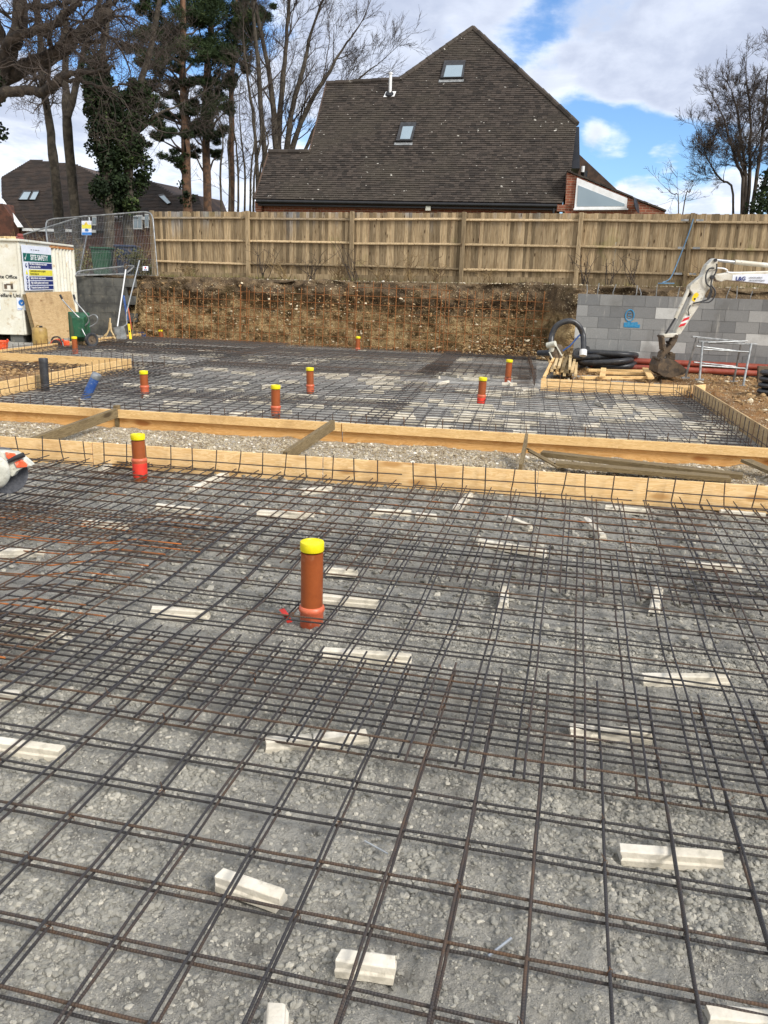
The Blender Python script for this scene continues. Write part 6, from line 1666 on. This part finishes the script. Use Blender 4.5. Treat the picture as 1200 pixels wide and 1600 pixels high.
# old oak leaning in from the left
def oak():
    D = 22.; b = AT(600, 440, D)
    def W(x, y): return PL(x, y, b, fh)
    g = W(-75, 430); t = thing('oak_tree', npv(g[0], g[1], 1.4), 'old oak with thick crooked limbs reaching in from the left edge', 'tree')
    k = D/F/2
    limbs = [
        ([(-78, 450), (-70, 330), (-52, 230), (-28, 165), (-8, 122), (12, 88), (26, 58), (31, 20), (28, -40), (22, -90)], [46, 42, 38, 34, 28, 25, 22, 20, 18, 14], 0),
        ([(-8, 122), (20, 106), (52, 93), (92, 74), (114, 54), (138, 36), (160, 19), (166, 14)], [22, 23, 22, 20, 19, 18, 17, 14], .3),
        ([(14, 80), (38, 64), (70, 54), (98, 40), (114, 24), (134, 11)], [14, 13, 12, 11, 10, 8], -.35),
        ([(-40, 205), (-12, 182), (6, 168), (24, 154), (48, 150), (80, 151), (100, 143), (108, 130), (124, 126), (150, 124), (176, 119), (191, 116)], [17, 16, 17, 15, 14, 13, 14, 12, 8, 6, 5, 4], -.6),
        ([(31, 8), (58, 5), (86, 3), (108, 2), (150, -10)], [8, 8, 7, 6, 4], .2),
        ([(108, 130), (128, 134), (160, 140), (184, 144), (200, 138), (214, 142)], [6, 5, 5, 4, 3, 2], -.5),
        ([(152, 24), (150, 10), (168, 2), (184, -12), (196, -40)], [10, 9, 7, 5, 4], .2),
        ([(116, 60), (136, 55), (146, 48), (150, 30), (154, 10), (158, -20)], [5, 6, 6, 5, 5, 4], .6),
        ([(6, 100), (-8, 60), (-20, 20), (-25, -30)], [16, 14, 13, 10], .5)]
    tb, tw = MB(), MB()
    cfg = dict(lev=4, seg=(6, 6, 5, 4, 3), wob=.28, up=.01, kids=(5, 5, 5, 4), ang=(30, 80), rmin=.0042)
    for pts, rad, off in limbs:
        P = smoothpath([W(x, y)+fh*(off+TR.uniform(-.1, .1)) for x, y in pts], 5)
        R = np.interp(np.linspace(0, len(rad)-1, len(P)), range(len(rad)), rad)*k
        tb.tube([p+rv(.018) for p in P], [r*TR.uniform(.92, 1.1) for r in R], 12)
        for c in range(int(3+len(P)*.18)):
            i = TR.randint(int(len(P)*.35), len(P)-2); d = unit(P[i+1]-P[i]); ax = rv(); ax = unit(ax-d*(ax@d)); a = R_(TR.uniform(35, 85))
            limb(tw, P[i], d*math.cos(a)+ax*math.sin(a), min(.05, R[i]*TR.uniform(.2, .4)), TR.uniform(.7, 1.7), 1 if TR.random() < .5 else 2, cfg)
    put(tb, 'trunk', M_oak, t, smooth=True); put(tw, 'crown', M_twig, t)
    iv = [W(x, y)+fh*TR.uniform(-.4, .2) for x, y in ((-8, 135), (-2, 150), (-15, 160), (-20, 180), (-30, 200), (-25, 215), (-6, 205), (-10, 225), (-40, 240), (-50, 270), (-55, 300), (-2, 128), (-60, 330))]
    leaves(iv, 150, .11, [.26]*len(iv), M_ivy, 'ivy', t, 1.1, .75)
oak()

# ------------------------------------------------------------------ sky and sun
SUN_EL, SUN_AZ = R_(38), R_(118)      # azimuth measured from +Y towards +X: right of and behind the camera
w = bpy.data.worlds.new('World'); sc.world = w; w.use_nodes = True
nt = w.node_tree; bg = nt.nodes['Background']
sky = nt.nodes.new('ShaderNodeTexSky'); sky.sky_type = 'NISHITA'; sky.sun_disc = False
sky.sun_elevation = SUN_EL; sky.sun_rotation = SUN_AZ
sky.air_density = 1.0; sky.dust_density = .35; sky.ozone_density = 2.0; sky.altitude = 100
tc = nt.nodes.new('ShaderNodeTexCoord')
dirv = nd(nt, 'ShaderNodeVectorMath', {0: tc.outputs['Generated']}, operation='NORMALIZE').outputs[0]
sx = nd(nt, 'ShaderNodeSeparateXYZ', {0: dirv})
hz = mth(nt, 'ADD', mth(nt, 'MAXIMUM', sx.outputs[2], 0.), .16)
pl = nd(nt, 'ShaderNodeCombineXYZ', {0: mth(nt, 'DIVIDE', sx.outputs[0], hz), 1: mth(nt, 'DIVIDE', sx.outputs[1], hz), 2: 0.}).outputs[0]
n1 = noise(nt, mapped(nt, pl, (1, 1, 1), (0, 0, .3)), 1.4, 9, .58, .6)
n2 = noise(nt, mapped(nt, pl, (1.3, .8, 1)), 3.2, 7, .6, .2)
nn = mth(nt, 'ADD', mth(nt, 'MULTIPLY', n1, .62), mth(nt, 'MULTIPLY', n2, .38))
def blob(px, py, rad, soft=.5):
    d = unit(ray(px, py))
    dt = nd(nt, 'ShaderNodeVectorMath', {0: dirv, 1: tuple(d)}, operation='DOT_PRODUCT').outputs['Value']
    return rmp(nt, dt, math.cos(R_(rad)), math.cos(R_(rad*soft)))
cov = None
# (centre sight line, radius in degrees, weight): banks of cloud and gaps between them
for px, py, rad, wt, soft in [(650, -10, 8, .34, .4), (560, 70, 6, .3, .3), (820, 50, 5, .17, .2), (1000, 30, 5.5, .36, .4), (1130, 40, 5.5, .4, .4), (1260, 60, 6.5, .42, .4), (870, 130, 2.6, .2, .2), (960, 115, 2.4, .24, .2), (1050, 130, 2.6, .28, .2), (1120, 135, 2.8, .26, .2),
                        (300, 310, 8, .5, .5), (90, 290, 7.5, .5, .5), (-60, 250, 9, .4, .4), (430, 240, 6, .3, .4), (350, 150, 4, .2, .3), (470, 60, 4, .25, .3),
                        (950, 222, 2.0, .24, .0), (915, 205, 1.6, .25, .1), (1040, 245, 1.7, .25, .0), (990, 315, 2.2, .42, .3), (1060, 335, 2.4, .36, .3), (1140, 320, 2.4, .34, .2), (-400, 200, 22, .3, .4), (1750, 200, 22, .3, .4)]:
    b = mth(nt, 'MULTIPLY', blob(px, py, rad, soft), wt)
    cov = b if cov is None else mth(nt, 'ADD', cov, b)
back = rmp(nt, sx.outputs[1], .3, -.3, 0, .16)
cov = mth(nt, 'ADD', cov, back)
dens = mth(nt, 'ADD', mth(nt, 'ADD', mth(nt, 'MULTIPLY', mth(nt, 'SUBTRACT', nn, .5), 1.7), .5), mth(nt, 'MULTIPLY', cov, 1.))
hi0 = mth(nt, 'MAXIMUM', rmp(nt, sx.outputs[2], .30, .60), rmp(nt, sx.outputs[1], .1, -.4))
dens = mth(nt, 'ADD', dens, mth(nt, 'MULTIPLY', hi0, .3))  # cover thickened out of view for the added fill cloud
cl = rmp(nt, dens, .64, .92)
thick = rmp(nt, dens, .70, 1.0)
# cloud colour: bright rims, lavender-grey bellies in the thick upper bank, white low down
lowwhite = rmp(nt, sx.outputs[2], .17, .10)
belly = mth(nt, 'MULTIPLY', thick, mth(nt, 'SUBTRACT', 1., mth(nt, 'MULTIPLY', lowwhite, .85)))
detail = rmp(nt, n2, .35, .7)
bright = mix(nt, detail, (4.4, 5.0, 6.1, 1), (7.6, 7.8, 8.1, 1))
grey = mix(nt, detail, (3.2, 3.6, 4.6, 1), (4.6, 5.0, 5.9, 1))
cc = mix(nt, belly, bright, grey)
hi = rmp(nt, sx.outputs[2], .30, .60)       # unseen bright cloud added overhead and behind the viewer as fill light
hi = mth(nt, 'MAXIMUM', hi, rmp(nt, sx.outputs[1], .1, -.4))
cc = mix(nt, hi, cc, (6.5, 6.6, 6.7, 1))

skyc = mix(nt, 1., sky.outputs[0], (.66, .84, 1.06, 1), 'MULTIPLY')
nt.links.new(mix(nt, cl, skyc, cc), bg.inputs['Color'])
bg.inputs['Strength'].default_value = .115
sl = bpy.data.lights.new('sun', 'SUN'); sl.energy = 2.5; sl.angle = R_(20); sl.color = (1, .965, .91)
so = bpy.data.objects.new('sun', sl); col.objects.link(so)
dv = Vector((math.sin(SUN_AZ)*math.cos(SUN_EL), math.cos(SUN_AZ)*math.cos(SUN_EL), math.sin(SUN_EL)))
so.rotation_euler = (-dv).to_track_quat('-Z', 'Y').to_euler(); so.location = (20, -20, 40)
vs = sc.view_settings
vs.view_transform = 'Standard'; vs.look = 'None'; vs.gamma = 1; vs.exposure = .64; vs.use_curve_mapping = False
sc.cycles.max_bounces = 6
